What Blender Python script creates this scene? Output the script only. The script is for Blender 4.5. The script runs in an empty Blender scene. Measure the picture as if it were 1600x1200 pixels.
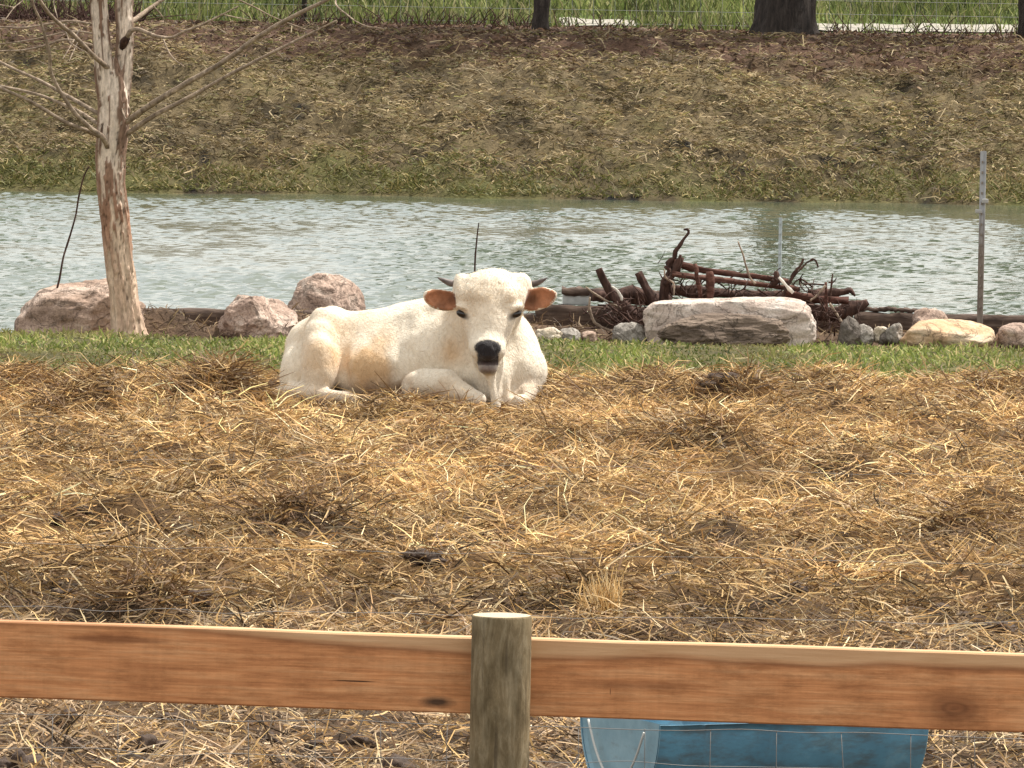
import bpy, math, random
import numpy as np
from math import radians, tan, cos, sin, atan

random.seed(7)
RNG = np.random.default_rng(11)
scene = bpy.context.scene
COL = scene.collection

# ------------------------------------------------------------------ camera
FPX = 10700.0                        # focal length in pixels of the 1600 px wide photograph
CAM_Z = 2.4
PITCH = atan(574.0 / FPX)
ROLL = radians(1.0)
cam_d = bpy.data.cameras.new("camera")
cam_d.sensor_width = 36.0
cam_d.lens = FPX / 1600.0 * 36.0
cam_d.clip_start = 0.5
cam_d.clip_end = 3000.0
cam = bpy.data.objects.new("camera", cam_d)
COL.objects.link(cam)
scene.camera = cam
F_ = np.array([0, cos(PITCH), -sin(PITCH)])
R0 = np.array([1.0, 0, 0]); U0 = np.array([0, sin(PITCH), cos(PITCH)])
R_ = R0 * cos(ROLL) + U0 * sin(ROLL)
U_ = -R0 * sin(ROLL) + U0 * cos(ROLL)
import mathutils
cam.matrix_world = mathutils.Matrix(((R_[0], U_[0], -F_[0], 0), (R_[1], U_[1], -F_[1], 0),
                                     (R_[2], U_[2], -F_[2], CAM_Z), (0, 0, 0, 1)))

# ------------------------------------------------------------------ sky, sun, exposure
SUN_EL, SUN_AZ = radians(58), radians(58)       # azimuth from +Y (into the picture) towards +X
w = bpy.data.worlds.new("World"); scene.world = w; w.use_nodes = True
wn = w.node_tree.nodes; wl = w.node_tree.links
bg = wn["Background"]
sky = wn.new("ShaderNodeTexSky"); sky.sky_type = 'NISHITA'; sky.sun_disc = False
sky.sun_elevation = SUN_EL; sky.sun_rotation = SUN_AZ
sky.air_density = 1.0; sky.dust_density = 3.0; sky.ozone_density = 1.0
tcw = wn.new("ShaderNodeTexCoord"); cn = wn.new("ShaderNodeTexNoise"); cn.inputs["Scale"].default_value = 2.6; cn.inputs["Detail"].default_value = 5
wl.new(tcw.outputs["Generated"], cn.inputs["Vector"])
cr = wn.new("ShaderNodeMapRange"); cr.inputs[1].default_value = 0.30; cr.inputs[2].default_value = 0.62; cr.inputs[3].default_value = 0.55; cr.inputs[4].default_value = 0.95
wl.new(cn.outputs[0], cr.inputs[0])
cm = wn.new("ShaderNodeMix"); cm.data_type = 'RGBA'                  # thin broken cloud all over the sky
wl.new(cr.outputs[0], cm.inputs[0]); wl.new(sky.outputs[0], cm.inputs[6]); cm.inputs[7].default_value = (6.6, 6.45, 6.05, 1)
wl.new(cm.outputs[2], bg.inputs[0]); bg.inputs[1].default_value = 0.15
sd = bpy.data.lights.new("sun", 'SUN'); sd.energy = 5.0; sd.angle = radians(1.5); sd.color = (1.0, 0.95, 0.87)
so = bpy.data.objects.new("sun", sd); COL.objects.link(so)
sv = mathutils.Vector((sin(SUN_AZ) * cos(SUN_EL), cos(SUN_AZ) * cos(SUN_EL), sin(SUN_EL)))
so.rotation_euler = sv.to_track_quat('Z', 'Y').to_euler(); so.location = (20, 60, 80)
scene.view_settings.view_transform = 'Standard'
scene.view_settings.look = 'None'
scene.view_settings.gamma = 1.0
scene.view_settings.exposure = 0.42
scene.view_settings.use_curve_mapping = False

# ------------------------------------------------------------------ geometry helpers
def ray(px, py):
    d = F_ + R_ * ((px - 800) / FPX) + U_ * ((600 - py) / FPX)
    return d
def P(px, py, Y):                    # a photo pixel at world depth Y
    d = ray(px, py); t = Y / d[1]
    return np.array([d[0] * t, Y, CAM_Z + d[2] * t])
def G(px, py, z=0.0):                # a photo pixel on the level z
    d = ray(px, py); t = (z - CAM_Z) / d[2]
    return np.array([d[0] * t, d[1] * t, z])
def MPP(Y): return Y / FPX

def vhash(ix, iy, iz, seed):
    h = (ix.astype(np.uint32) * np.uint32(374761393) + iy.astype(np.uint32) * np.uint32(668265263)
         + iz.astype(np.uint32) * np.uint32(2147483647) + np.uint32((seed * 974634777) & 0xffffffff))
    h = (h ^ (h >> np.uint32(13))) * np.uint32(1274126177)
    h = (h ^ (h >> np.uint32(16))) * np.uint32(2246822519)
    h = h ^ (h >> np.uint32(15))
    return h.astype(np.float64) / 4294967295.0 * 2 - 1
def vnoise(x, y, z=None, seed=0):
    x = np.asarray(x, float); y = np.asarray(y, float)
    z = np.zeros_like(x) if z is None else np.asarray(z, float)
    fx, fy, fz = np.floor(x), np.floor(y), np.floor(z)
    ix, iy, iz = fx.astype(np.int64), fy.astype(np.int64), fz.astype(np.int64)
    tx, ty, tz = x - fx, y - fy, z - fz
    s = lambda t: t * t * t * (t * (t * 6 - 15) + 10)
    tx, ty, tz = s(tx), s(ty), s(tz)
    r = 0
    for dx in (0, 1):
        for dy in (0, 1):
            for dz in (0, 1):
                r = r + vhash(ix + dx, iy + dy, iz + dz, seed) * (tx if dx else 1 - tx) * (ty if dy else 1 - ty) * (tz if dz else 1 - tz)
    return r
def fbm(x, y, z=None, seed=0, oct=4, gain=0.5):
    a, r, f = 1.0, 0, 1.0
    for o in range(oct):
        r = r + a * vnoise(x * f, y * f, None if z is None else z * f, seed + o * 17)
        a *= gain; f *= 2.03
    return r
def sstep(a, b, x):
    t = np.clip((x - a) / (b - a), 0, 1)
    return t * t * (3 - 2 * t)

def mesh_np(name, V, quads=None, tris=None, col=None, smooth=True):
    me = bpy.data.meshes.new(name)
    V = np.ascontiguousarray(V, dtype=np.float32)
    me.vertices.add(len(V)); me.vertices.foreach_set("co", V.ravel())
    loops, starts, totals = [], [], []
    off = 0
    for arr, k in ((quads, 4), (tris, 3)):
        if arr is None or len(arr) == 0: continue
        arr = np.asarray(arr, dtype=np.int32)
        loops.append(arr.ravel()); starts.append(off + np.arange(len(arr)) * k); totals.append(np.full(len(arr), k))
        off += arr.size
    loops = np.concatenate(loops).astype(np.int32)
    starts = np.concatenate(starts).astype(np.int32)
    me.loops.add(len(loops)); me.loops.foreach_set("vertex_index", loops)
    me.polygons.add(len(starts)); me.polygons.foreach_set("loop_start", starts)
    me.update(calc_edges=True)
    if smooth: me.polygons.foreach_set("use_smooth", np.ones(len(starts), dtype=bool))
    if col is not None:
        c = np.ones((len(V), 4), np.float32); c[:, :3] = col
        at = me.color_attributes.new("tint", 'FLOAT_COLOR', 'POINT')
        at.data.foreach_set("color", c.ravel())
    me.validate()
    return me

def obj(name, me, mat=None, parent=None, label=None, cat=None, group=None, kind=None, loc=None):
    o = bpy.data.objects.new(name, me); COL.objects.link(o)
    if mat is not None and me is not None:
        if len(me.materials) == 0: me.materials.append(mat)
    if parent is not None: o.parent = parent
    if label: o["label"] = label
    if cat: o["category"] = cat
    if group: o["group"] = group
    if kind: o["kind"] = kind
    if loc is not None: o.location = loc
    return o
def empty(name, loc, label, cat, group=None):
    return obj(name, None, None, None, label, cat, group, None, loc)

def tube_np(pts, rad, sides=8, sub=4, rough=0.0, seed=0, cap=True):
    pts = np.asarray(pts, float); rad = np.asarray(rad, float) * np.ones(len(pts))
    n = len(pts)
    if sub > 1 and n > 2:                                  # Catmull-Rom
        Pp = np.vstack([2 * pts[0] - pts[1], pts, 2 * pts[-1] - pts[-2]])
        out, ro = [], []
        for i in range(n - 1):
            p0, p1, p2, p3 = Pp[i:i + 4]
            for k in range(sub):
                t = k / sub
                out.append(0.5 * (2 * p1 + (p2 - p0) * t + (2 * p0 - 5 * p1 + 4 * p2 - p3) * t * t + (3 * p1 - p0 - 3 * p2 + p3) * t ** 3))
                ro.append(rad[i] + (rad[i + 1] - rad[i]) * t)
        out.append(pts[-1]); ro.append(rad[-1])
        pts, rad = np.array(out), np.array(ro)
    elif sub > 1:
        t = np.linspace(0, 1, sub + 1)[:, None]
        pts2 = pts[0] * (1 - t) + pts[1] * t; rad = rad[0] * (1 - t[:, 0]) + rad[1] * t[:, 0]; pts = pts2
    m = len(pts)
    T = np.gradient(pts, axis=0); T /= np.linalg.norm(T, axis=1)[:, None] + 1e-12
    ref = np.array([0.13, 0.97, 0.21])
    A = np.cross(T, ref); A /= np.linalg.norm(A, axis=1)[:, None] + 1e-12
    B = np.cross(T, A)
    th = np.arange(sides) / sides * 2 * np.pi
    rr = rad[:, None] * np.ones(sides)
    if rough:
        s = np.linalg.norm(pts - pts[0], axis=1)
        q = max(rad.max(), 1e-4)
        rr = rr * (1 + rough * fbm(np.cos(th)[None, :] * 1.3 + seed * 3.1, np.sin(th)[None, :] * 1.3 + 0 * s[:, None], s[:, None] / q * 0.35 + 0 * th[None, :], seed))
    V = pts[:, None, :] + rr[..., None] * (np.cos(th)[None, :, None] * A[:, None, :] + np.sin(th)[None, :, None] * B[:, None, :])
    V = V.reshape(-1, 3)
    i = np.arange(m - 1)[:, None] * sides; j = np.arange(sides)[None, :]; j2 = (j + 1) % sides
    Q = np.stack([i + j, i + j2, i + sides + j2, i + sides + j], -1).reshape(-1, 4)
    tr = None
    if cap:
        a = len(V); V = np.vstack([V, pts[0], pts[-1]])
        jj = np.arange(sides); jn = (jj + 1) % sides
        tr = np.vstack([np.stack([np.full(sides, a), jn, jj], -1),
                        np.stack([np.full(sides, a + 1), (m - 1) * sides + jj, (m - 1) * sides + jn], -1)])
    return V, Q, tr
def tube(name, pts, rad, mat, parent=None, sides=8, sub=4, rough=0.0, seed=0, **kw):
    V, Q, T = tube_np(pts, rad, sides, sub, rough, seed)
    return obj(name, mesh_np(name, V, Q, T), mat, parent, **kw)

def box_np(c, s, bev=0.0, seed=None, jit=0.0, seg=(1, 1, 1)):
    import bmesh
    bm = bmesh.new(); bmesh.ops.create_cube(bm, size=1.0)
    for v in bm.verts: v.co = mathutils.Vector((v.co.x * s[0], v.co.y * s[1], v.co.z * s[2]))
    if bev: bmesh.ops.bevel(bm, geom=list(bm.edges), offset=bev, segments=2, affect='EDGES', profile=0.6)
    me = bpy.data.meshes.new("box"); bm.to_mesh(me); bm.free()
    return me

# ------------------------------------------------------------------ material helpers
class NG:
    def __init__(self, name):
        self.m = bpy.data.materials.new(name); self.m.use_nodes = True
        self.nt = self.m.node_tree; self.n = self.nt.nodes; self.l = self.nt.links
        self.bsdf = self.n["Principled BSDF"]; self.out = self.n["Material Output"]
    def set(self, sock, v):
        if isinstance(v, bpy.types.NodeSocket): self.l.new(v, sock)
        elif isinstance(v, (tuple, list)) and len(v) == 3 and sock.type == 'RGBA': sock.default_value = (*v, 1)
        else: sock.default_value = v
    def node(self, typ, ins=None, **at):
        nd = self.n.new(typ)
        for k, v in at.items(): setattr(nd, k, v)
        for k, v in (ins or {}).items(): self.set(nd.inputs[k], v)
        return nd
    def math(self, op, a, b=0.0, c=None):
        nd = self.node("ShaderNodeMath", {0: a, 1: b}, operation=op)
        if c is not None: self.set(nd.inputs[2], c)
        return nd.outputs[0]
    def mix(self, fac, a, b, mode='MIX'):
        nd = self.n.new("ShaderNodeMix"); nd.data_type = 'RGBA'; nd.blend_type = mode
        self.set(nd.inputs[0], fac); self.set(nd.inputs[6], a); self.set(nd.inputs[7], b)
        return nd.outputs[2]
    def ramp(self, fac, stops):
        nd = self.n.new("ShaderNodeValToRGB"); cr = nd.color_ramp
        while len(cr.elements) > 1: cr.elements.remove(cr.elements[-1])
        for i, (p, c) in enumerate(stops):
            e = cr.elements[0] if i == 0 else cr.elements.new(p)
            e.position = p; e.color = (*c, 1) if len(c) == 3 else c
        self.set(nd.inputs[0], fac); return nd.outputs[0]
    def coord(self, which="Object", scale=(1, 1, 1)):
        tc = self.n.new("ShaderNodeTexCoord")
        mp = self.node("ShaderNodeMapping", {"Vector": tc.outputs[which]}); mp.inputs["Scale"].default_value = scale
        return mp.outputs[0]
    def noise(self, vec, scale, detail=4, rough=0.55, dist=0.0):
        nd = self.node("ShaderNodeTexNoise", {"Vector": vec, "Scale": scale, "Detail": detail, "Roughness": rough, "Distortion": dist})
        return nd.outputs[0]
    def bump(self, h, strength=0.5, dist=0.01):
        nd = self.node("ShaderNodeBump", {"Height": h, "Strength": strength, "Distance": dist})
        self.l.new(nd.outputs[0], self.bsdf.inputs["Normal"])
    def base(self, c, rough=0.8, spec=0.3):
        self.set(self.bsdf.inputs["Base Color"], c); self.set(self.bsdf.inputs["Roughness"], rough)
        self.bsdf.inputs["Specular IOR Level"].default_value = spec
        return self.m
    def attr(self, name="tint"):
        return self.node("ShaderNodeAttribute", attribute_name=name).outputs[0]

def strand_mat(name, trans=0.35, rough=0.7, spec=0.2):
    g = NG(name); c = g.attr()
    g.base(c, rough, spec)
    tr = g.node("ShaderNodeBsdfTranslucent", {"Color": c})
    mx = g.node("ShaderNodeMixShader", {0: trans, 1: g.bsdf.outputs[0], 2: tr.outputs[0]})
    g.l.new(mx.outputs[0], g.out.inputs["Surface"])
    return g.m
def stone_mat(name, cols, scale=6.0, speck=0.35, strat=(1, 1, 1), bump=0.6):
    g = NG(name); v = g.coord("Object", strat)
    n1 = g.noise(v, scale, 6, 0.65, 0.4)
    c = g.ramp(n1, [(0.3, cols[0]), (0.5, cols[1]), (0.68, cols[2])])
    v2 = g.coord("Object")
    n2 = g.noise(v2, 70, 3, 0.7)
    sp = g.ramp(n2, [(0.38, (0.35, 0.33, 0.32)), (0.55, (1, 1, 1)), (0.7, (1.25, 1.22, 1.2))])
    c = g.mix(speck, c, g.mix(1.0, c, sp, 'MULTIPLY'))
    n3 = g.noise(v, scale * 3.2, 6, 0.7)
    ck = g.math('ABSOLUTE', g.math('SUBTRACT', g.noise(g.coord("Object", (1, 1, 1.5)), 3.2, 5, 0.6, 1.0), 0.5))
    ckf = g.node("ShaderNodeMapRange", {0: ck, 1: 0.022, 2: 0.0}).outputs[0]
    c = g.mix(g.math('MULTIPLY', ckf, 0.55), c, (0.09, 0.07, 0.055))
    n3 = g.math('SUBTRACT', n3, g.math('MULTIPLY', ckf, 0.5))
    g.bump(g.math('ADD', n3, g.math('MULTIPLY', n2, 0.25)), bump, 0.03)
    return g.base(c, 0.9, 0.2)

# ------------------------------------------------------------------ terrain
WATER_Z = -0.4
MOUNDS = []                                            # (x, y, radius x, radius y, height)
def mound(px, py, rx, ry, h):
    p = G(px, py); MOUNDS.append((p[0], p[1], rx, ry, h))
mound(345, 650, 0.24, 0.40, 0.20)
mound(110, 655, 0.25, 0.5, 0.08)
mound(20, 640, 0.35, 0.6, 0.12)
mound(650, 672, 0.34, 0.30, 0.05)
mound(1135, 650, 0.35, 0.6, 0.10)
mound(1290, 625, 0.35, 0.6, 0.06)
mound(1000, 640, 0.5, 0.6, 0.07)
mound(1560, 640, 0.4, 0.7, 0.08)
mound(1480, 870, 0.24, 0.5, 0.11)
mound(450, 850, 0.22, 0.4, 0.08)
mound(240, 960, 0.22, 0.4, 0.10)
mound(940, 965, 0.15, 0.3, 0.09)
mound(1080, 720, 0.35, 0.5, 0.08)
mound(890, 660, 0.25, 0.4, 0.04)
BULL = G(643, 625)

def mudband(x, y):
    w = 0.6 * vnoise(x * 0.9, y * 0.2, seed=14)
    b = np.exp(-((y - 30.7 + w) / 0.55) ** 2) * sstep(-0.5, 0.1, vnoise(x * 1.0, y * 0.3, seed=15)) + 0.9 * np.exp(-((y - 27.3 + w) / 0.75) ** 2)
    b = b + 0.8 * np.exp(-((y - 41.9 + 0.5 * w) / 0.35) ** 2) * sstep(-0.1, 0.4, vnoise(x * 0.8, y * 0.2, seed=16))
    return np.clip(b, 0, 1)
def straw_edge(x): return 44.45 + 0.35 * vnoise(x * 0.8, 0 * x, seed=5) + 0.05 * x + 0.3 * vnoise(x * 2.4, 0 * x, seed=9)
def h_near(x, y):
    x = np.asarray(x, float); y = np.asarray(y, float)
    s = sstep(22.5, 28.5, y) * (1 - sstep(-0.25, 0.3, y - straw_edge(x)))
    h = 0.02 * fbm(x * 0.6, y * 0.5, seed=1, oct=3)
    h = h + 0.026 * fbm(x * 5, y * 4, seed=2, oct=4) * (1 - sstep(44, 47, y) * 0.7)
    thick = 1 - 0.75 * np.exp(-((x - BULL[0] - 0.05) / 1.05) ** 4 - ((y - BULL[1] + 0.5) / 1.7) ** 4) - 0.45 * sstep(42.5, 45, y)
    thick = np.clip(thick, 0.1, 1)
    h = h + s * thick * (0.055 + 0.065 * fbm(x * 1.7, y * 0.9, seed=3, oct=3) + 0.055 * fbm(x * 3.4, y * 2.0, seed=4, oct=3))
    for (mx, my, rx, ry, hh) in MOUNDS:
        h = h + hh * np.exp(-((x - mx) / rx) ** 2 - ((y - my) / ry) ** 2)
    # hollow worn under the bull
    h = h - 0.105 * np.exp(-((x - BULL[0]) / 1.05) ** 4 - ((y - BULL[1] + 0.35) / 0.85) ** 4) - 0.14 * sstep(50.2, 52.2, y) + (0.19 + 0.07 * vnoise(x * 2.2, y * 2, seed=17) + 0.03 * vnoise(x * 9, y * 6, seed=18)) * np.exp(-((y - 52.55) / 0.28) ** 2) * sstep(-3.95, -3.6, x)
    return h
def shore_far(x): return 105.8 + 0.12 * x + 0.5 * vnoise(x * 0.35, 0 * x, seed=21) + 0.25 * vnoise(x * 1.3, 0 * x, seed=22)
BY = np.array([-3.0, 0, 0.8, 3, 6.2, 9.2, 12, 16, 24, 26, 29.5, 34, 44, 60, 120, 400])
BZ = np.array([-1.6, -0.4, -0.12, 0.48, 1.33, 1.95, 2.10, 2.15, 2.19, 2.21, 2.36, 2.50, 2.78, 3.4, 5.5, 12])
def h_far(x, y):
    d = y - shore_far(x)
    h = np.interp(d, BY, BZ)
    on = sstep(0.2, 1.5, d) * (1 - sstep(9, 14, d))
    cl = np.abs(fbm(x * 1.1, y * 1.3, seed=31, oct=4))
    h = h + on * (0.10 * fbm(x * 0.7, y * 0.8, seed=30, oct=3) + 0.15 * (0.45 - cl) + 0.05 * fbm(x * 4, y * 4, seed=33, oct=2))
    h = h + 0.03 * fbm(x * 2, y * 2, seed=34, oct=2) * sstep(0, 1, d)
    return h
def H(x, y):
    x = np.asarray(x, float); y = np.asarray(y, float)
    n = h_near(x, y)
    n = n + (-1.7 - n) * sstep(53.1, 55.5, y)
    return np.where(y > 75, h_far(x, y), n)

def axis(parts):
    a = []
    for (s, e, st) in parts: a.append(np.arange(s, e, st))
    return np.concatenate(a)
xp = axis([(0, 9.2, 0.09), (9.2, 14, 0.3), (14, 60, 3), (60, 301, 30)])
xs = np.concatenate([-xp[:0:-1], xp])
ys = axis([(-40, 16, 4), (16, 20.5, 0.25), (20.5, 53, 0.08), (53, 57, 0.25), (57, 103, 2.0), (103, 121, 0.12), (121, 170, 0.6), (170, 520, 12)])
X, Y = np.meshgrid(xs, ys)
Z = H(X, Y)

def tint_ground(X, Y):
    n1 = fbm(X * 1.4, Y * 0.9, seed=41, oct=4)[..., None]
    n2 = fbm(X * 6, Y * 4, seed=43, oct=3)[..., None]
    mud = np.array([0.080, 0.050, 0.030]) * (1 + 0.5 * n2)
    strawc = np.array([0.125, 0.072, 0.030]) * (1 + 0.45 * n2 + 0.3 * n1)
    grass = np.array([0.11, 0.10, 0.042]) * (1 + 0.4 * n2)
    bankc = np.array([0.115, 0.088, 0.048]) * (1 + 0.5 * n1 + 0.4 * n2)
    litter = np.array([0.092, 0.055, 0.038]) * (1 + 0.4 * n2)
    field = np.array([0.10, 0.14, 0.035]) * (1 + 0.4 * n1)
    e = straw_edge(X)
    a = (sstep(23.5, 29, Y) * (1 - 0.85 * mudband(X, Y)))[..., None]
    c = mud * (1 - a) + strawc * a
    a = sstep(-0.1, 0.35, Y - e + 0.3 * n1[..., 0])[..., None]
    c = c * (1 - a) + grass * a
    a = sstep(51.2, 51.9, Y)[..., None]
    c = c * (1 - a) + np.array([0.13, 0.085, 0.055]) * (1 + 0.5 * n2) * a
    a = (Y > 53.0)[..., None]
    c = np.where(a, np.array([0.05, 0.045, 0.03]), c)
    d = Y - shore_far(X)
    far = (Y > 75)[..., None]
    gr = np.clip(sstep(3.0, 0.3, d)[..., None] * 0.7 + 0.6 * (n1 - 0.25), 0, 1)
    b = bankc * (1 - gr) + np.array([0.085, 0.085, 0.028]) * gr
    a = sstep(6.6, 9.0, d + 1.2 * n1[..., 0])[..., None]
    b = b * (1 - a) + litter * a
    a = sstep(19, 23, d + 1.0 * n1[..., 0])[..., None]
    b = b * (1 - a) + field * a
    return np.clip(np.where(far, b, c), 0.008, 1)
TC = tint_ground(X, Y)
ny_, nx_ = X.shape
idx = np.arange(ny_ * nx_).reshape(ny_, nx_)
Qg = np.stack([idx[:-1, :-1], idx[:-1, 1:], idx[1:, 1:], idx[1:, :-1]], -1).reshape(-1, 4)
g = NG("earth_material")
v = g.coord("Object")
c = g.attr()
n = g.noise(v, 22, 6, 0.7)
cc = g.mix(1.0, c, g.ramp(n, [(0.3, (0.45, 0.42, 0.4)), (0.55, (1, 1, 1)), (0.75, (1.5, 1.45, 1.35))]), 'MULTIPLY')
g.bump(n, 0.8, 0.04)
M_EARTH = g.base(cc, 0.95, 0.15)
obj("ground", mesh_np("ground", np.stack([X, Y, Z], -1).reshape(-1, 3), Qg, col=TC.reshape(-1, 3)), M_EARTH, kind="structure")

# ------------------------------------------------------------------ pond
sx = np.linspace(-1, 1, 240)
wy = np.concatenate([np.arange(51.5, 57, 0.3), np.arange(57, 110.5, 0.075)])
SX, WY = np.meshgrid(sx, wy)
WX = SX * (WY * 800 / FPX + 1.9)
rw = np.random.default_rng(5)
WZ = np.zeros_like(WX)
warp = [(vnoise(WX * 0.9, WY * 0.6, seed=50 + k) * 1.6) for k in range(6)]
for k in range(46):
    lam = 0.14 * (2.6 ** rw.random())
    a = radians(rw.normal(-95, 42))
    kx, ky = cos(a) * 2 * np.pi / lam, sin(a) * 2 * np.pi / lam
    WZ += (0.0066 * lam) * np.sin(kx * WX + ky * WY + rw.random() * 6.28 + warp[k % 6] * 1.3)
gust = 0.85 + 0.45 * fbm(WX * 0.25, WY * 0.10, seed=77, oct=3) + 0.25 * fbm(WX * 1.2, WY * 0.4, seed=79, oct=2)
dsh = shore_far(WX) - WY
calm = 0.06 + 0.94 * sstep(0.4, 6.5 + 1.5 * vnoise(WX * 0.3, 0 * WX, seed=78) + 0.6 * WX, dsh)
fade = sstep(1.0, 0.97, np.abs(SX))
WZ = WATER_Z + WZ * np.clip(gust, 0.3, 1.6) * calm * fade
pad = lambda A, l, r: np.hstack([np.full((len(A), 1), l) if l is not None else A[:, :1], A, np.full((len(A), 1), r) if r is not None else A[:, -1:]])
WX, WZ, WY = pad(WX, -60.0, 60.0), pad(WZ, None, None), pad(WY, None, None)
idx = np.arange(WX.size).reshape(WX.shape)
Qw = np.stack([idx[:-1, :-1], idx[:-1, 1:], idx[1:, 1:], idx[1:, :-1]], -1).reshape(-1, 4)
g = NG("pond_water_material")
nn = g.noise(g.coord("Object", (9, 9, 1)), 1.0, 3, 0.6)
g.bump(nn, 0.30, 0.02)
g.base((0.085, 0.105, 0.070), 0.05, 0.5)
g.bsdf.inputs["IOR"].default_value = 1.333
M_WATER = g.m
obj("pond_water", mesh_np("pond_water", np.stack([WX, WY, WZ], -1).reshape(-1, 3), Qw), M_WATER, kind="structure")

# ------------------------------------------------------------------ strands: straw, grass
def strands(P0, az, pitch, L, W, bend, col, wav=0.15, roll=None):
    n = len(P0)
    d = np.stack([np.cos(az) * np.cos(pitch), np.sin(az) * np.cos(pitch), np.sin(pitch)], -1)
    side = np.stack([-np.sin(az), np.cos(az), np.zeros(n)], -1)
    up = np.cross(d, side)
    up = -up * np.sign(-up[:, 2:3] + 1e-9) * -1
    if roll is None: roll = RNG.uniform(-1.3, 1.3, n)
    wd = side * np.cos(roll)[:, None] + np.cross(d, side) * np.sin(roll)[:, None]
    kink = RNG.normal(0, wav, n)
    p1 = P0 + d * (L * 0.5)[:, None] + side * (kink * L)[:, None] + np.array([0, 0, 1.0]) * (bend * L)[:, None]
    p2 = P0 + d * L[:, None]
    hw = (W * 0.5)[:, None]
    V = np.stack([P0 - wd * hw, P0 + wd * hw, p1 - wd * hw, p1 + wd * hw, p2 - wd * hw * 0.45, p2 + wd * hw * 0.45], 1)
    b = (np.arange(n) * 6)[:, None]
    Q = np.stack([b + np.array([[0, 1, 3, 2]]), b + np.array([[2, 3, 5, 4]])], 1).reshape(-1, 4)
    return V.reshape(-1, 3), Q, np.repeat(col, 6, axis=0)
def frustum_pts(n, y0, y1, margin, power=1.0):
    y = y0 + (y1 - y0) * RNG.random(n) ** power
    x = RNG.uniform(-1, 1, n) * (y * 800 / FPX + margin)
    return x, y
def join_strands(name, parts, mat, **kw):
    Vs, Qs, Cs, off = [], [], [], 0
    for V, Q, C in parts:
        Vs.append(V); Qs.append(Q + off); Cs.append(C); off += len(V)
    return obj(name, mesh_np(name, np.vstack(Vs), np.vstack(Qs), col=np.clip(np.vstack(Cs), 0.005, 1), smooth=False), mat, kind="stuff", **kw)
def palette(n, cols, wts, var=0.2):
    cols = np.array(cols); k = RNG.choice(len(cols), n, p=np.array(wts) / sum(wts))
    return cols[k] * (1 + RNG.normal(0, var, n))[:, None]

M_STRAW = strand_mat("straw_material", 0.18, 0.6)
STRAW = [(0.68, 0.46, 0.20), (0.55, 0.35, 0.145), (0.39, 0.23, 0.095), (0.18, 0.10, 0.048), (0.76, 0.60, 0.35), (0.25, 0.162, 0.088)]
def bull_free(x, y):
    u, w_ = x - BULL[0], y - BULL[1]
    return ~(((np.abs(u) < 0.78) & (w_ > -0.18) & (w_ < 0.5)) | ((u > -0.12) & (u < 0.76) & (w_ > -0.72) & (w_ < 0)) | ((u > -0.82) & (u < -0.28) & (w_ > -0.38) & (w_ < 0)))
parts = []
# matted bed, laid in small locks that share a direction and a tone
nc = 18000; per = 12
cx, cy = frustum_pts(nc, 20.6, 46.4, 1.6, 0.85)
caz = np.where(RNG.random(nc) < 0.4, RNG.normal(0, 0.55, nc) + np.pi * (RNG.random(nc) < 0.5), RNG.uniform(0, 6.28, nc))
cpi = RNG.normal(0.08, 0.30, nc); clift = RNG.uniform(0, 0.05, nc)
ctone = np.clip(RNG.normal(0.94, 0.44, nc) - 0.45 * np.clip(fbm(cx * 2.4, cy * 1.4, seed=63, oct=3), -0.6, 1), 0.25, 1.6); cgrey = RNG.random(nc)
k = np.repeat(np.arange(nc), per); n = len(k)
x = cx[k] + RNG.normal(0, 0.07, n); y = cy[k] + RNG.normal(0, 0.07, n)
keep = (y < straw_edge(x) + RNG.normal(0, 0.22, n)) & bull_free(x, y)
patch = fbm(x * 1.5, y * 0.7, seed=61, oct=3)
muddy = 0.35 * sstep(0.1, 0.6, patch) + 0.25 * sstep(0.15, 0.6, fbm(x * 2.4, y * 1.4, seed=63, oct=3)) + 0.30 * mudband(x, y)
keep &= RNG.random(n) > muddy
x, y, patch, k = x[keep], y[keep], patch[keep], k[keep]; n = len(x)
az = caz[k] + RNG.normal(0, 0.5, n); wild = RNG.random(n) < 0.35
az = np.where(wild, RNG.uniform(0, 6.28, n), az)
nb = np.exp(-((x - BULL[0]) / 1.05) ** 4 - ((y - BULL[1] + 0.4) / 0.9) ** 4)
pitch = (cpi[k] + RNG.normal(0.0, 0.13, n)) * (1 - 0.75 * nb)
L = 0.035 + 0.20 * RNG.random(n) ** 1.6; W = RNG.uniform(0.003, 0.0075, n)
col = palette(n, STRAW, [4, 5, 4, 2.6, 1.3, 2.0], 0.15) * (ctone[k] * (1.0 - 0.30 * np.clip(patch, -1, 1)))[:, None]
col = col * ((1 - 0.52 * mudband(x, y)) * (1 - 0.12 * sstep(33, 26, y)))[:, None]
grey = (sstep(28.0, 24.5, y) * 0.6 + 0.25 * (cgrey[k] > 0.8))[:, None]
col = col * (1 - grey) + (col.mean(1, keepdims=True) * np.array([1.22, 0.92, 0.66]) * 0.85) * grey
thk = 1 - 0.6 * np.exp(-((x - BULL[0]) / 1.0) ** 4 - ((y - BULL[1] + 0.5) / 1.5) ** 4)
z = H(x, y) + (clift[k] + RNG.uniform(0.0, 0.02, n)) * thk * (0.25 + 0.75 * sstep(23, 29, y)) + 0.004
parts.append(strands(np.stack([x, y, z], -1), az, pitch, L, W, RNG.normal(0.02, 0.06, n), col))
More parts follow.
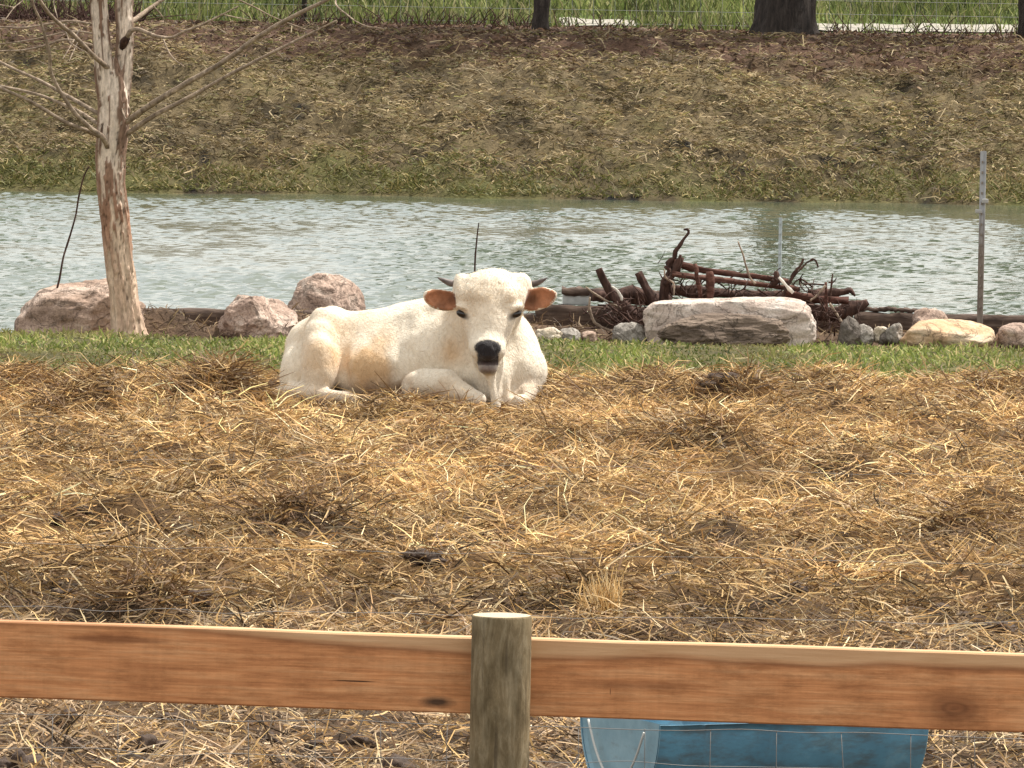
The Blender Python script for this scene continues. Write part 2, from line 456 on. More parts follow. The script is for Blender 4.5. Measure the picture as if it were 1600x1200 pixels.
# broken chaff between the stalks
n = 115000
x, y = frustum_pts(n, 20.6, 46.2, 1.6, 0.85)
keep = (y < straw_edge(x) + RNG.normal(0, 0.2, n)) & bull_free(x, y) & (RNG.random(n) > 0.15 * sstep(0.1, 0.6, fbm(x * 1.5, y * 0.7, seed=61, oct=3)))
x, y = x[keep], y[keep]; n = len(x)
col = palette(n, STRAW, [1.5, 4, 5, 3.5, 0.6, 3], 0.2) * (1 - 0.5 * mudband(x, y))[:, None] * (0.92 - 0.35 * np.clip(fbm(x * 2.4, y * 1.4, seed=63, oct=3), -0.6, 1))[:, None]
thk = 1 - 0.7 * np.exp(-((x - BULL[0]) / 1.0) ** 4 - ((y - BULL[1] + 0.5) / 1.5) ** 4)
parts.append(strands(np.stack([x, y, H(x, y) + 0.003 + RNG.uniform(0, 0.045, n) * thk * (0.2 + 0.8 * sstep(23, 29, y))], -1), RNG.uniform(0, 6.28, n), RNG.normal(0.1, 0.35, n) * (1 - 0.7 * np.exp(-((x - BULL[0]) / 1.05) ** 4 - ((y - BULL[1] + 0.4) / 0.9) ** 4)), RNG.uniform(0.02, 0.07, n), RNG.uniform(0.004, 0.009, n), RNG.normal(0.02, 0.08, n), col))
# loose stalks sticking out
n = 13000
x, y = frustum_pts(n, 20.6, 46.3, 1.6, 0.9)
keep = (y < straw_edge(x) + 0.15) & bull_free(x, y)
x, y = x[keep], y[keep]; n = len(x)
az = RNG.uniform(0, 2 * np.pi, n)
pitch = np.abs(RNG.normal(0.32, 0.32, n)) * (1 - 0.7 * np.exp(-((x - BULL[0]) / 1.0) ** 4 - ((y - BULL[1] + 0.3) / 1.0) ** 4))
L = RNG.uniform(0.06, 0.20, n); W = RNG.uniform(0.003, 0.0065, n)
col = palette(n, STRAW, [5, 4, 1.5, 0.5, 4, 0.6], 0.15)
z = H(x, y) + RNG.uniform(0.0, 0.04, n)
parts.append(strands(np.stack([x, y, z], -1), az, pitch, L, W, RNG.normal(0.05, 0.1, n), col))
# heaped clumps of stalks on the mounds
for (mx, my, rx, ry, hh) in MOUNDS:
    n = int(2600 * rx / 0.4) if hh > 0.15 else int(1000 * rx / 0.4) if hh > 0.07 else int(250 * rx / 0.4)
    x = mx + RNG.normal(0, 0.55 * rx, n); y = my + RNG.normal(0, 0.5 * ry, n)
    k = bull_free(x, y); x, y = x[k], y[k]; n = len(x)
    az = np.arctan2(y - my, x - mx) + RNG.normal(0, 1.8, n)
    pitch = RNG.normal(0.05, 0.30, n)
    col = palette(n, STRAW, [1.5, 2.5, 4, 6, 0.8, 5], 0.2) * 0.75
    z = H(x, y) + RNG.uniform(0, 0.06, n)
    parts.append(strands(np.stack([x, y, z], -1), az, pitch, RNG.uniform(0.08, 0.26, n), RNG.uniform(0.004, 0.009, n), RNG.normal(0.05, 0.1, n), col))
# upright dry tuft by the fence post
p = G(945, 985); n = 260
x = p[0] + RNG.normal(0, 0.035, n); y = p[1] + RNG.normal(0, 0.05, n)
parts.append(strands(np.stack([x, y, H(x, y)], -1), RNG.uniform(0, 6.28, n), RNG.uniform(1.0, 1.5, n), RNG.uniform(0.08, 0.17, n), RNG.uniform(0.003, 0.006, n), RNG.normal(0, 0.1, n), palette(n, STRAW, [5, 2, 1, 0, 4, 0])))
join_strands("straw_bedding", parts, M_STRAW, label="loose golden straw bedding covering the muddy paddock", cat="straw")

M_GRASS = strand_mat("grass_material", 0.35, 0.6)
n = 46000
x = RNG.uniform(-1, 1, n); y = 43.8 + 7.5 * RNG.random(n); x = x * (y * 800 / FPX + 1.6)
keep = (y > straw_edge(x) + RNG.normal(-0.05, 0.25, n)) & (y < 50.85 + 0.25 * vnoise(x * 3, y * 0, seed=3))
keep &= fbm(x * 2.2, y * 1.2, seed=66, oct=3) < 0.75 + RNG.random(n) * 0.5
x, y = x[keep], y[keep]; n = len(x)
tone = fbm(x * 1.3, y * 0.9, seed=67, oct=3)[:, None]
col = palette(n, [(0.17, 0.20, 0.05), (0.13, 0.165, 0.038), (0.25, 0.25, 0.085), (0.40, 0.32, 0.16), (0.09, 0.115, 0.035)], [4, 3.5, 3.5, 2.0, 2], 0.2) * (1 + 0.45 * tone)
dry = sstep(0.15, 0.6, fbm(x * 1.1 + 4, y * 0.8, seed=68, oct=3))[:, None]
col = col * (1 - 0.5 * dry) + np.array([0.26, 0.21, 0.095]) * 0.5 * dry
parts = [strands(np.stack([x, y, H(x, y) - 0.005], -1), RNG.uniform(0, 6.28, n), RNG.normal(0.6, 0.4, n), RNG.uniform(0.02, 0.06, n) * (1 + 0.6 * tone[:, 0].clip(-0.7, 1)), RNG.uniform(0.008, 0.015, n), RNG.normal(0.08, 0.08, n), col)]
join_strands("pasture_grass", parts, M_GRASS, label="strip of short green grass between the straw and the boulders", cat="grass")

n = 2600
x = RNG.uniform(-3.7, 5.5, n); y = RNG.normal(52.4, 0.22, n); k = y < 52.85; x, y = x[k], y[k]; n = len(x)
shw = strands(np.stack([x, y, H(x, y)], -1), RNG.uniform(0, 6.28, n), RNG.normal(0.25, 0.4, n), RNG.uniform(0.04, 0.16, n), RNG.uniform(0.005, 0.010, n), RNG.normal(0.05, 0.1, n), palette(n, [(0.26, 0.18, 0.10), (0.15, 0.10, 0.06), (0.38, 0.29, 0.17), (0.08, 0.055, 0.035)], [3, 3, 1.5, 2], 0.2))
join_strands("dry_weeds", [shw], M_STRAW, label="dry brown weeds on the soil before the pond edge timbers", cat="weeds")
# dead grass on the far bank
parts = []
n = 150000
x, y = frustum_pts(n, 104.5, 119, 1.6)
d = y - shore_far(x)
keep = d > 0.05
x, y, d = x[keep], y[keep], d[keep]; n = len(x)
clump = fbm(x * 1.1, y * 1.3, seed=31, oct=4)
keep = (np.abs(clump) < 0.42) | (RNG.random(n) < 0.3)
keep &= RNG.random(n) > 0.75 * sstep(7.0, 9.5, d)
x, y, d, clump = x[keep], y[keep], d[keep], clump[keep]; n = len(x)
low = sstep(2.6, 0.2, d)
col = palette(n, [(0.20, 0.150, 0.078), (0.155, 0.115, 0.058), (0.27, 0.205, 0.115), (0.085, 0.058, 0.034), (0.15, 0.135, 0.05)], [4, 4, 2.0, 2.2, 2.0], 0.22) * (1.38 - 0.55 * np.clip(fbm(x * 1.3, y * 1.1, seed=38, oct=3), -0.5, 1))[:, None]
gcol = palette(n, [(0.14, 0.135, 0.04), (0.10, 0.105, 0.03), (0.30, 0.24, 0.10)], [3, 3, 1.6], 0.2)
pick = (RNG.random(n) < np.clip(low * 0.75 + 0.35 * (fbm(x * 0.5, y * 0.4, seed=36, oct=2) - 0.1), 0, 1))[:, None]
col = np.where(pick, gcol, col)
up = sstep(3.2, 0.2, d)
az = np.where(RNG.random(n) < 0.6, RNG.normal(0, 0.6, n) + np.pi * (RNG.random(n) < 0.5), RNG.uniform(0, 6.28, n))
parts.append(strands(np.stack([x, y, H(x, y) + RNG.uniform(0, 0.03, n)], -1), az, RNG.normal(0.10, 0.22, n) + up * np.abs(RNG.normal(0.3, 0.4, n)), RNG.uniform(0.05, 0.18, n), RNG.uniform(0.010, 0.022, n), RNG.normal(0.08, 0.1, n), col))
n = 420
x, y = frustum_pts(n, 106.3, 118, 1.6)
parts.append(strands(np.stack([x, y, H(x, y) + 0.03], -1), RNG.uniform(0, 6.28, n), RNG.normal(0.25, 0.4, n), RNG.uniform(0.2, 0.55, n), RNG.uniform(0.012, 0.022, n), RNG.normal(0.05, 0.1, n), palette(n, [(0.34, 0.27, 0.16), (0.27, 0.21, 0.12)], [1, 1])))
join_strands("dead_bank_grass", parts, M_STRAW, label="matted brown dead grass and weeds covering the far pond bank", cat="dead grass")

# leaf litter on the crest and sunlit field behind
parts = []
n = 18000
x, y = frustum_pts(n, 112.5, 127, 1.5)
d = y - shore_far(x); k = d > 7.6 + RNG.normal(0, 0.9, n); x, y = x[k], y[k]; n = len(x)
col = palette(n, [(0.16, 0.095, 0.062), (0.12, 0.072, 0.048), (0.21, 0.14, 0.085), (0.08, 0.055, 0.036)], [4, 4, 2, 2], 0.25)
parts.append(strands(np.stack([x, y, H(x, y) + 0.01], -1), RNG.uniform(0, 6.28, n), RNG.normal(0.1, 0.25, n), RNG.uniform(0.05, 0.16, n), RNG.uniform(0.02, 0.05, n), RNG.normal(0.05, 0.1, n), col))
join_strands("leaf_litter", parts, M_STRAW, label="reddish brown fallen leaves under the far trees", cat="leaves")
n = 42000
x, y = frustum_pts(n, 124, 178, 3.0, 0.8)
d = y - shore_far(x); road = (d > 26.0) & (d < 29.6) & ((x > 5.0) | ((x > 0.8) & (x < 2.3)))
tuft = fbm(x * 0.9, y * 0.3, seed=71, oct=3)
keep = (~road) & (d > 19.5 + 1.5 * tuft) & ((d > 29) | (RNG.random(n) < np.where((x > 5.2) | ((x > 0.9) & (x < 2.2)), 0.03, np.clip(0.7 + 0.9 * tuft + 0.5 * (x < -1), 0.3, 1))))
x, y, tuft = x[keep], y[keep], tuft[keep]; n = len(x)
col = palette(n, [(0.19, 0.22, 0.065), (0.14, 0.18, 0.05), (0.27, 0.28, 0.10), (0.36, 0.32, 0.17), (0.07, 0.085, 0.03)], [4, 3, 2.5, 1.8, 2], 0.25) * (0.72 + 0.35 * fbm(x * 0.7, y * 0.25, seed=72, oct=3))[:, None]
parts = [strands(np.stack([x, y, H(x, y) - 0.02], -1), RNG.uniform(0, 6.28, n), RNG.normal(1.15, 0.25, n), RNG.uniform(0.12, 0.5, n), RNG.uniform(0.02, 0.04, n), RNG.normal(0.05, 0.08, n), col)]
n = 15000
x = RNG.uniform(-14, 14, n); y = shore_far(x) + RNG.uniform(22.5, 31, n)
k = (x < 0.8) | ((x > 2.3) & (x < 5.0)) | (RNG.random(n) < 0.10); x, y = x[k], y[k]; n = len(x)
parts.append(strands(np.stack([x, y, H(x, y) - 0.02], -1), RNG.uniform(0, 6.28, n), RNG.normal(1.15, 0.3, n), RNG.uniform(0.08, 0.34, n), RNG.uniform(0.015, 0.035, n), RNG.normal(0.05, 0.08, n), palette(n, [(0.15, 0.17, 0.055), (0.11, 0.13, 0.045), (0.26, 0.24, 0.12), (0.08, 0.075, 0.035)], [3, 3, 1.5, 2], 0.25)))
join_strands("meadow_grass", parts, M_GRASS, label="tall bright green meadow grass behind the far trees", cat="grass")

# pale gravel road behind the trees
rx = np.arange(-60, 61, 0.5); rd = np.linspace(26.2, 29.4, 5)
RX, RD = np.meshgrid(rx, rd); RY = RD + shore_far(RX)
RZ = H(RX, RY) + 0.03
idx = np.arange(RX.size).reshape(RX.shape)
g = NG("gravel_material"); nn = g.noise(g.coord("Object"), 18, 5, 0.7)
g.bump(nn, 0.7, 0.05); M_GRAVEL = g.base(g.ramp(nn, [(0.35, (0.16, 0.14, 0.10)), (0.6, (0.46, 0.43, 0.37))]), 0.9)
obj("gravel_road", mesh_np("gravel_road", np.stack([RX, RY, RZ], -1).reshape(-1, 3), np.stack([idx[:-1, :-1], idx[:-1, 1:], idx[1:, 1:], idx[1:, :-1]], -1).reshape(-1, 4)), M_GRAVEL, kind="structure")

# ------------------------------------------------------------------ the bull
def surface_nets(F, o, h):
    nx, ny, nz = F.shape
    S = F < 0
    cs = np.zeros((nx - 1, ny - 1, nz - 1, 3), np.float32); cn = np.zeros((nx - 1, ny - 1, nz - 1), np.float32)
    quads = []
    crosses = []
    for ax in range(3):
        sl0 = [slice(None)] * 3; sl1 = [slice(None)] * 3
        sl0[ax] = slice(0, -1); sl1[ax] = slice(1, None)
        cr = np.argwhere(S[tuple(sl0)] != S[tuple(sl1)])
        i, j, k = cr.T
        a = F[i, j, k]; e = np.array([0, 0, 0]); e[ax] = 1
        b = F[i + e[0], j + e[1], k + e[2]]
        t = a / (a - b)
        pos = cr.astype(np.float32); pos[:, ax] += t
        o1, o2 = [(1, 2), (2, 0), (0, 1)][ax]
        cells = []
        for (da, db) in ((-1, -1), (0, -1), (0, 0), (-1, 0)):
            q = cr.copy(); q[:, o1] += da; q[:, o2] += db
            cells.append(q)
            ok = np.all((q >= 0) & (q < np.array(cn.shape)), axis=1)
            qq = q[ok]
            np.add.at(cn, tuple(qq.T), 1)
            np.add.at(cs, tuple(qq.T), pos[ok])
        crosses.append((cells, a < 0))
    act = cn > 0
    ids = -np.ones(cn.shape, np.int64); ids[act] = np.arange(act.sum())
    V = cs[act] / cn[act][:, None] * h + np.array(o)
    for cells, inside in crosses:
        ok = np.ones(len(inside), bool)
        for q in cells: ok &= np.all((q >= 0) & (q < np.array(cn.shape)), axis=1)
        q4 = np.stack([ids[tuple(c[ok].T)] for c in cells], -1)
        ins = inside[ok]
        q4[~ins] = q4[~ins][:, ::-1]
        quads.append(q4)
    return V, np.vstack(quads)

HB = 0.0092
o0 = np.array([-1.06, -0.86, -0.12]); o1 = np.array([0.98, 0.58, 0.95])
gx = [np.arange(o0[i], o1[i], HB, dtype=np.float32) for i in range(3)]
GU, GW, GV = np.meshgrid(*gx, indexing='ij')
def ell(c, r, tilt=0.0):
    du, dw, dv = GU - c[0], GW - c[1], GV - c[2]
    if tilt:
        du, dv = du * cos(tilt) + dv * sin(tilt), -du * sin(tilt) + dv * cos(tilt)
    k0 = np.sqrt((du / r[0]) ** 2 + (dw / r[1]) ** 2 + (dv / r[2]) ** 2)
    k1 = np.sqrt((du / r[0] ** 2) ** 2 + (dw / r[1] ** 2) ** 2 + (dv / r[2] ** 2) ** 2) + 1e-6
    return k0 * (k0 - 1) / k1
def cone(a, b, ra, rb):
    a = np.array(a, np.float32); b = np.array(b, np.float32); ab = b - a
    pu, pw, pv = GU - a[0], GW - a[1], GV - a[2]
    t = np.clip((pu * ab[0] + pw * ab[1] + pv * ab[2]) / float(ab @ ab), 0, 1)
    return np.sqrt((pu - t * ab[0]) ** 2 + (pw - t * ab[1]) ** 2 + (pv - t * ab[2]) ** 2) - (ra + (rb - ra) * t)
def smin(a, b, k):
    h = np.clip(0.5 + 0.5 * (b - a) / k, 0, 1)
    return b + (a - b) * h - k * h * (1 - h)
def ssub(a, b, k): return -smin(-a, b, k)

D = cone((-0.46, 0.24, 0.29), (0.0, 0.12, 0.30), 0.255, 0.285)                # barrel
D = smin(D, cone((0.0, 0.12, 0.30), (0.42, -0.02, 0.31), 0.285, 0.325), 0.08)
D = smin(D, ell((0.50, -0.12, 0.20), (0.335, 0.32, 0.27)), 0.08)                # chest and brisket
D = smin(D, ell((0.64, -0.10, 0.33), (0.13, 0.2, 0.2)), 0.08)
D = smin(D, ell((0.25, 0.02, 0.50), (0.24, 0.14, 0.155)), 0.10)                  # withers
D = smin(D, cone((0.40, -0.06, 0.42), (0.49, -0.34, 0.58), 0.275, 0.19), 0.07)   # neck
D = smin(D, ell((-0.16, -0.02, 0.19), (0.36, 0.27, 0.22)), 0.10)                 # belly
D = smin(D, ell((-0.60, 0.20, 0.28), (0.20, 0.22, 0.24)), 0.08)                  # pelvis
D = smin(D, cone((-0.57, 0.06, 0.50), (-0.52, 0.20, 0.48), 0.07, 0.10), 0.07)    # hip bone
D = smin(D, ell((-0.71, 0.08, 0.16), (0.115, 0.15, 0.18)), 0.06)                 # buttock
TH = cone((-0.585, 0.0, 0.40), (-0.575, -0.17, 0.14), 0.105, 0.095)              # near thigh
TH = smin(TH, ell((-0.575, -0.12, 0.22), (0.105, 0.13, 0.19)), 0.05)
D = ssub(D, cone((-0.45, -0.08, 0.38), (-0.43, -0.26, 0.02), 0.012, 0.065), 0.05)
D = smin(D, TH, 0.035)
D = smin(D, cone((-0.74, -0.10, 0.06), (-0.60, -0.24, 0.06), 0.06, 0.05), 0.04)  # hock
D = smin(D, cone((-0.60, -0.24, 0.055), (-0.40, -0.29, 0.035), 0.045, 0.033), 0.03)
D = smin(D, cone((-0.40, -0.29, 0.035), (-0.345, -0.30, 0.025), 0.036, 0.028), 0.02)
D = smin(D, cone((-0.80, 0.02, 0.06), (-0.93, -0.05, 0.035), 0.034, 0.030), 0.03)  # tail
D = smin(D, cone((-0.93, -0.05, 0.035), (-1.0, -0.06, 0.03), 0.032, 0.015), 0.02)
D = smin(D, ell((0.16, -0.15, 0.30), (0.20, 0.16, 0.22)), 0.08)                  # near shoulder
FL = cone((0.03, -0.32, 0.125), (0.22, -0.50, 0.135), 0.095, 0.078)              # near foreleg, folded
FL = smin(FL, cone((0.22, -0.50, 0.135), (0.42, -0.62, 0.035), 0.076, 0.056), 0.03)
FL = smin(FL, ell((0.415, -0.615, 0.045), (0.062, 0.06, 0.055)), 0.02)            # knee
FL = smin(FL, cone((0.42, -0.62, 0.00), (0.16, -0.50, -0.02), 0.045, 0.033), 0.02)
D = ssub(D, cone((-0.085, -0.30, 0.20), (-0.07, -0.36, 0.0), 0.02, 0.035), 0.04)
D = ssub(D, cone((0.05, -0.42, 0.25), (0.34, -0.54, 0.22), 0.05, 0.05), 0.05)
D = smin(D, FL, 0.014)
D = smin(D, cone((0.72, -0.22, 0.10), (0.66, -0.50, 0.02), 0.085, 0.06), 0.03)   # far foreleg
# head
HD = ell((0.485, -0.43, 0.668), (0.215, 0.16, 0.145))
HD = smin(HD, cone((0.487, -0.42, 0.695), (0.478, -0.50, 0.55), 0.135, 0.135), 0.06)
HD = smin(HD, ell((0.49, -0.355, 0.748), (0.205, 0.10, 0.075)), 0.05)
HD = smin(HD, ell((0.305, -0.345, 0.725), (0.055, 0.08, 0.085)), 0.05)
HD = smin(HD, ell((0.678, -0.345, 0.725), (0.060, 0.08, 0.085)), 0.05)
HD = smin(HD, cone((0.475, -0.445, 0.575), (0.475, -0.61, 0.36), 0.168, 0.105), 0.06)
HD = smin(HD, cone((0.475, -0.36, 0.40), (0.475, -0.58, 0.27), 0.135, 0.065), 0.05)
HD = smin(HD, ell((0.475, -0.650, 0.362), (0.104, 0.10, 0.075)), 0.04)
HD = smin(HD, ell((0.475, -0.640, 0.238), (0.064, 0.085, 0.042)), 0.025)
HD = smin(HD, ell((0.320, -0.535, 0.606), (0.055, 0.045, 0.018), -0.35), 0.03)
HD = smin(HD, ell((0.630, -0.535, 0.606), (0.055, 0.045, 0.018), 0.35), 0.03)
HD = ssub(HD, ell((0.312, -0.60, 0.562), (0.036, 0.045, 0.014), -0.4), 0.012)
HD = ssub(HD, ell((0.638, -0.60, 0.562), (0.036, 0.045, 0.014), 0.4), 0.012)
NP = smin(ell((0.475, -0.726, 0.371), (0.073, 0.036, 0.034)), ell((0.475, -0.720, 0.331), (0.050, 0.033, 0.042)), 0.02)
HD = smin(HD, NP, 0.02)
HD = ssub(HD, ell((0.428, -0.768, 0.376), (0.022, 0.03, 0.012), 0.5), 0.010)
HD = ssub(HD, ell((0.522, -0.768, 0.376), (0.022, 0.03, 0.012), -0.5), 0.010)
HD = ssub(HD, cone((0.415, -0.72, 0.275), (0.535, -0.72, 0.275), 0.015, 0.015), 0.012)
EARS = []
for (c, r, tl) in (((0.193, -0.37, 0.645), (0.112, 0.036, 0.068), -0.20), ((0.772, -0.37, 0.652), (0.114, 0.036, 0.074), 0.25)):
    E = ell(c, r, tl)
    sg = -1 if c[0] < 0.5 else 1
    E = smin(E, ell((c[0] + sg * 0.075, c[1] - 0.005, c[2] + 0.022), (0.05, 0.022, 0.030), tl + sg * 0.1), 0.03)
    cav = ell((c[0] + sg * 0.004, c[1] - 0.034, c[2] + 0.004), (r[0] * 0.90, 0.040, r[2] * 0.84), tl)
    E = ssub(E, cav, 0.008)
    EARS.append(cav)
    HD = smin(HD, E, 0.018)
D = smin(D, HD, 0.03)
D = smin(D, cone((0.49, -0.48, 0.25), (0.515, -0.44, 0.10), 0.085, 0.11), 0.06)  # throat
D = smin(D, cone((0.480, -0.565, 0.20), (0.525, -0.575, 0.0), 0.036, 0.046), 0.04)  # dewlap
for (a, b, r) in (((0.60, -0.50, 0.36), (0.59, -0.50, 0.05), 0.024), ((0.67, -0.40, 0.34), (0.66, -0.45, 0.08), 0.020), ((0.42, -0.52, 0.22), (0.45, -0.57, 0.02), 0.035), ((0.565, -0.55, 0.20), (0.60, -0.56, 0.02), 0.022)):
    D = ssub(D, cone(a, b, r, r * 1.3), 0.05)
poll = np.exp(-((GU - 0.49) / 0.24) ** 6 - ((GV - 0.76) / 0.12) ** 6) * (GW < -0.15)
D = D + (poll * 0.008 * fbm(GU * 13, GW * 13, GV * 13, seed=95, oct=2)).astype(np.float32)
# ribs, flank hollow, shoulder line, fold above the foreleg, spine: shallow furrows and ridges
def furrow(a, b, wid, amt):
    d = cone(a, b, 0, 0)
    return (amt * np.exp(-(d / wid) ** 2)).astype(np.float32)
for q in range(5):
    u0 = -0.33 + 0.085 * q
    D = D + furrow((u0 - 0.04, -0.10, 0.50), (u0 + 0.03, -0.32, 0.16), 0.045, 0.010)
D = D + furrow((-0.41, -0.02, 0.46), (-0.40, -0.12, 0.34), 0.09, 0.022)
D = D + furrow((0.10, -0.12, 0.56), (-0.04, -0.34, 0.24), 0.05, 0.018)
D = D + furrow((0.28, -0.26, 0.52), (0.33, -0.40, 0.24), 0.05, 0.018)
D = D - furrow((-0.50, 0.18, 0.555), (0.12, 0.04, 0.60), 0.06, 0.010)
# soft muscle unevenness
D = D + (0.010 * fbm(GU * 5, GW * 5, GV * 5, seed=91, oct=2) + 0.0012 * fbm(GU * 22, GW * 22, GV * 15, seed=93, oct=2)).astype(np.float32)
BV, BQ = surface_nets(D, o0, HB)
def samp(arr, V):
    i = np.clip(np.round((V - o0) / HB).astype(int), 0, np.array(arr.shape) - 1)
    return arr[i[:, 0], i[:, 1], i[:, 2]]
def front_w(u, v):
    i = int(round((u - o0[0]) / HB)); k = int(round((v - o0[2]) / HB))
    j = np.argmax(D[i, :, k] < 0)
    return o0[1] + j * HB
# one Laplacian pass
def smooth_mesh(V, Q, it=2):
    for _ in range(it):
        s = np.zeros_like(V); c = np.zeros(len(V))
        for a in range(4):
            for b in ((a + 1) % 4, (a + 3) % 4):
                np.add.at(s, Q[:, a], V[Q[:, b]]); np.add.at(c, Q[:, a], 1)
        V = V * 0.4 + 0.6 * s / np.maximum(c, 1)[:, None]
    return V
earF = np.minimum(samp(EARS[0], BV), samp(EARS[1], BV))
noseF = samp(NP, BV)
BV = smooth_mesh(BV.astype(float), BQ, 1)
U, Wc, Vc = BV.T
f1 = fbm(U * 3.2, Wc * 3.2, Vc * 3.2, seed=101, oct=4)[:, None]
f2 = fbm(U * 16, Wc * 16, Vc * 9, seed=103, oct=3)[:, None]
cream = np.array([0.80, 0.715, 0.585]) * (1 + 0.05 * f2)
tan_ = np.array([0.58, 0.36, 0.17])
def blob(u0, v0, ru, rv): return np.exp(-((U - u0) / ru) ** 2 - ((Vc - v0) / rv) ** 2)[:, None]
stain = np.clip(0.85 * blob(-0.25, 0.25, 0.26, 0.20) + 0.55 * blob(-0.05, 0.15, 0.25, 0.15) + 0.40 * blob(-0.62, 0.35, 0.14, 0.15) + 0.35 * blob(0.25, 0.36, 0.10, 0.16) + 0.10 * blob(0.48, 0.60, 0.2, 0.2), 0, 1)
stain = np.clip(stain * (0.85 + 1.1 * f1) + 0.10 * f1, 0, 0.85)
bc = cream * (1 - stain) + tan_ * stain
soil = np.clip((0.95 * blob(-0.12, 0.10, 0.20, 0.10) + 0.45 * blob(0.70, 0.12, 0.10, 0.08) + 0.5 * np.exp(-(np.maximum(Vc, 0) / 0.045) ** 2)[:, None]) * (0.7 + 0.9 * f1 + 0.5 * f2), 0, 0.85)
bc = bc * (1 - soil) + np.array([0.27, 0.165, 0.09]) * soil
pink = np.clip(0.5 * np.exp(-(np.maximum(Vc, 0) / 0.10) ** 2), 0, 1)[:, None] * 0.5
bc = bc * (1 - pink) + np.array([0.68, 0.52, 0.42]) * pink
em = ((earF < 0.013) & (Wc < -0.33) & (np.abs(U - 0.483) > 0.20) & (Vc > 0.54)).astype(float)[:, None]
ec = np.array([0.38, 0.17, 0.09]) * (1 + 0.5 * f2 + 0.3 * f1) * (1 - 0.55 * np.exp(-((np.abs(U - 0.483) - 0.24) / 0.045) ** 2 - ((Vc - 0.645) / 0.04) ** 2))[:, None]
bc = bc * (1 - em) + ec * em
head = (Wc < -0.5)
nm = np.clip(1 - (noseF - 0.009) / 0.012, 0, 1)[:, None] * (Wc < -0.66)[:, None]
bc = bc * (1 - nm) + np.array([0.020, 0.017, 0.019]) * nm
mo = (head & (np.abs(U - 0.475) < 0.066) & (Vc < 0.322) & (Vc > 0.260) & (Wc < -0.62)).astype(float)[:, None]
bc = bc * (1 - mo) + np.array([0.03, 0.022, 0.02]) * mo
ch = np.clip(np.exp(-((U - 0.475) / 0.07) ** 4 - ((Vc - 0.238) / 0.036) ** 4), 0, 1)[:, None] * (Wc < -0.60)[:, None] * 0.9
bc = bc * (1 - ch) + np.array([0.13, 0.09, 0.082]) * ch
for (u0, v0) in ((0.305, 0.565), (0.645, 0.565)):
    em = np.clip(np.exp(-((U - u0) / 0.046) ** 4 - ((Vc - v0 + (U - u0) * 0.4 * (1 if u0 < 0.5 else -1)) / 0.021) ** 4), 0, 1)[:, None] * (Wc < -0.42)[:, None]
    bc = bc * (1 - em) + np.array([0.035, 0.025, 0.02]) * em
g = NG("coat_material"); c = g.attr()
v = g.coord("Object", (1, 1, 0.6)); n1 = g.noise(v, 45, 4, 0.7, 0.6)
c2 = g.mix(1.0, c, g.ramp(n1, [(0.3, (0.86, 0.84, 0.80)), (0.6, (1.03, 1.03, 1.03))]), 'MULTIPLY')
g.bump(n1, 0.7, 0.02); M_COAT = g.base(c2, 0.8, 0.2)
g.bsdf.inputs["Sheen Weight"].default_value = 0.15
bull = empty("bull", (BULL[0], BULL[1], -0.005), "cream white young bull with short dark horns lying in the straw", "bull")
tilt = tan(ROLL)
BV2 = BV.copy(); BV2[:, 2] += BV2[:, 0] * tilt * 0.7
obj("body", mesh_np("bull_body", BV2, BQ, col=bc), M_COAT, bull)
# short coat hair
fc = BV2[BQ].mean(1)
e1 = BV2[BQ[:, 2]] - BV2[BQ[:, 0]]; e2 = BV2[BQ[:, 3]] - BV2[BQ[:, 1]]
nr = np.cross(e1, e2); ar = np.linalg.norm(nr, axis=1); nr = nr / (ar[:, None] + 1e-12)
vis = (nr[:, 1] < 0.35) & ~((np.abs(fc[:, 0] - 0.483) > 0.21) & (fc[:, 1] < -0.32) & (fc[:, 2] > 0.55)) & (fc[:, 2] > 0.02)
fcol = bc[BQ].mean(1); vis &= fcol.mean(1) > 0.25
vis &= ~((np.abs(fc[:, 0] - 0.475) < 0.11) & (fc[:, 1] < -0.62))
vis &= ~(((np.abs(fc[:, 0] - 0.312) < 0.06) | (np.abs(fc[:, 0] - 0.638) < 0.06)) & (np.abs(fc[:, 2] - 0.57) < 0.04) & (fc[:, 1] < -0.4))
pr = ar * vis * (1 + 2.5 * ((fc[:, 2] > 0.56) & (fc[:, 1] < -0.25))); pr /= pr.sum()
n = 24000
k = RNG.choice(len(fc), n, p=pr)
base = fc[k] + RNG.normal(0, 0.003, (n, 3)); nn_ = nr[k]
flow = np.array([-0.15, 0.0, -0.9]) + RNG.normal(0, 0.45, (n, 3))
dv = nn_ * 0.35 + flow * 0.7; dv /= np.linalg.norm(dv, axis=1)[:, None]
Lh = RNG.uniform(0.005, 0.011, n) * (1 + 0.8 * ((base[:, 2] > 0.66) & (base[:, 1] < -0.2) & (base[:, 0] > 0.27) & (base[:, 0] < 0.71)))
wv = np.cross(dv, RNG.normal(0, 1, (n, 3))); wv /= np.linalg.norm(wv, axis=1)[:, None]
hw = 0.0012
HV = np.stack([base - nn_ * 0.002 - wv * hw, base - nn_ * 0.002 + wv * hw, base + dv * Lh[:, None] * 0.6 + wv * hw, base + dv * Lh[:, None] * 0.6 - wv * hw], 1).reshape(-1, 3)
HV2 = HV.reshape(n, 4, 3)
HQ = (np.arange(n) * 4)[:, None] + np.arange(4)[None, :]
hc = np.repeat(fcol[k] * (1 + RNG.normal(0.03, 0.10, n))[:, None], 4, axis=0)
M_HAIR = strand_mat("hair_material", 0.25, 0.7)
obj("coat_hair", mesh_np("bull_hair", HV, HQ, col=np.clip(hc, 0, 0.9), smooth=False), M_HAIR, bull, kind="stuff")
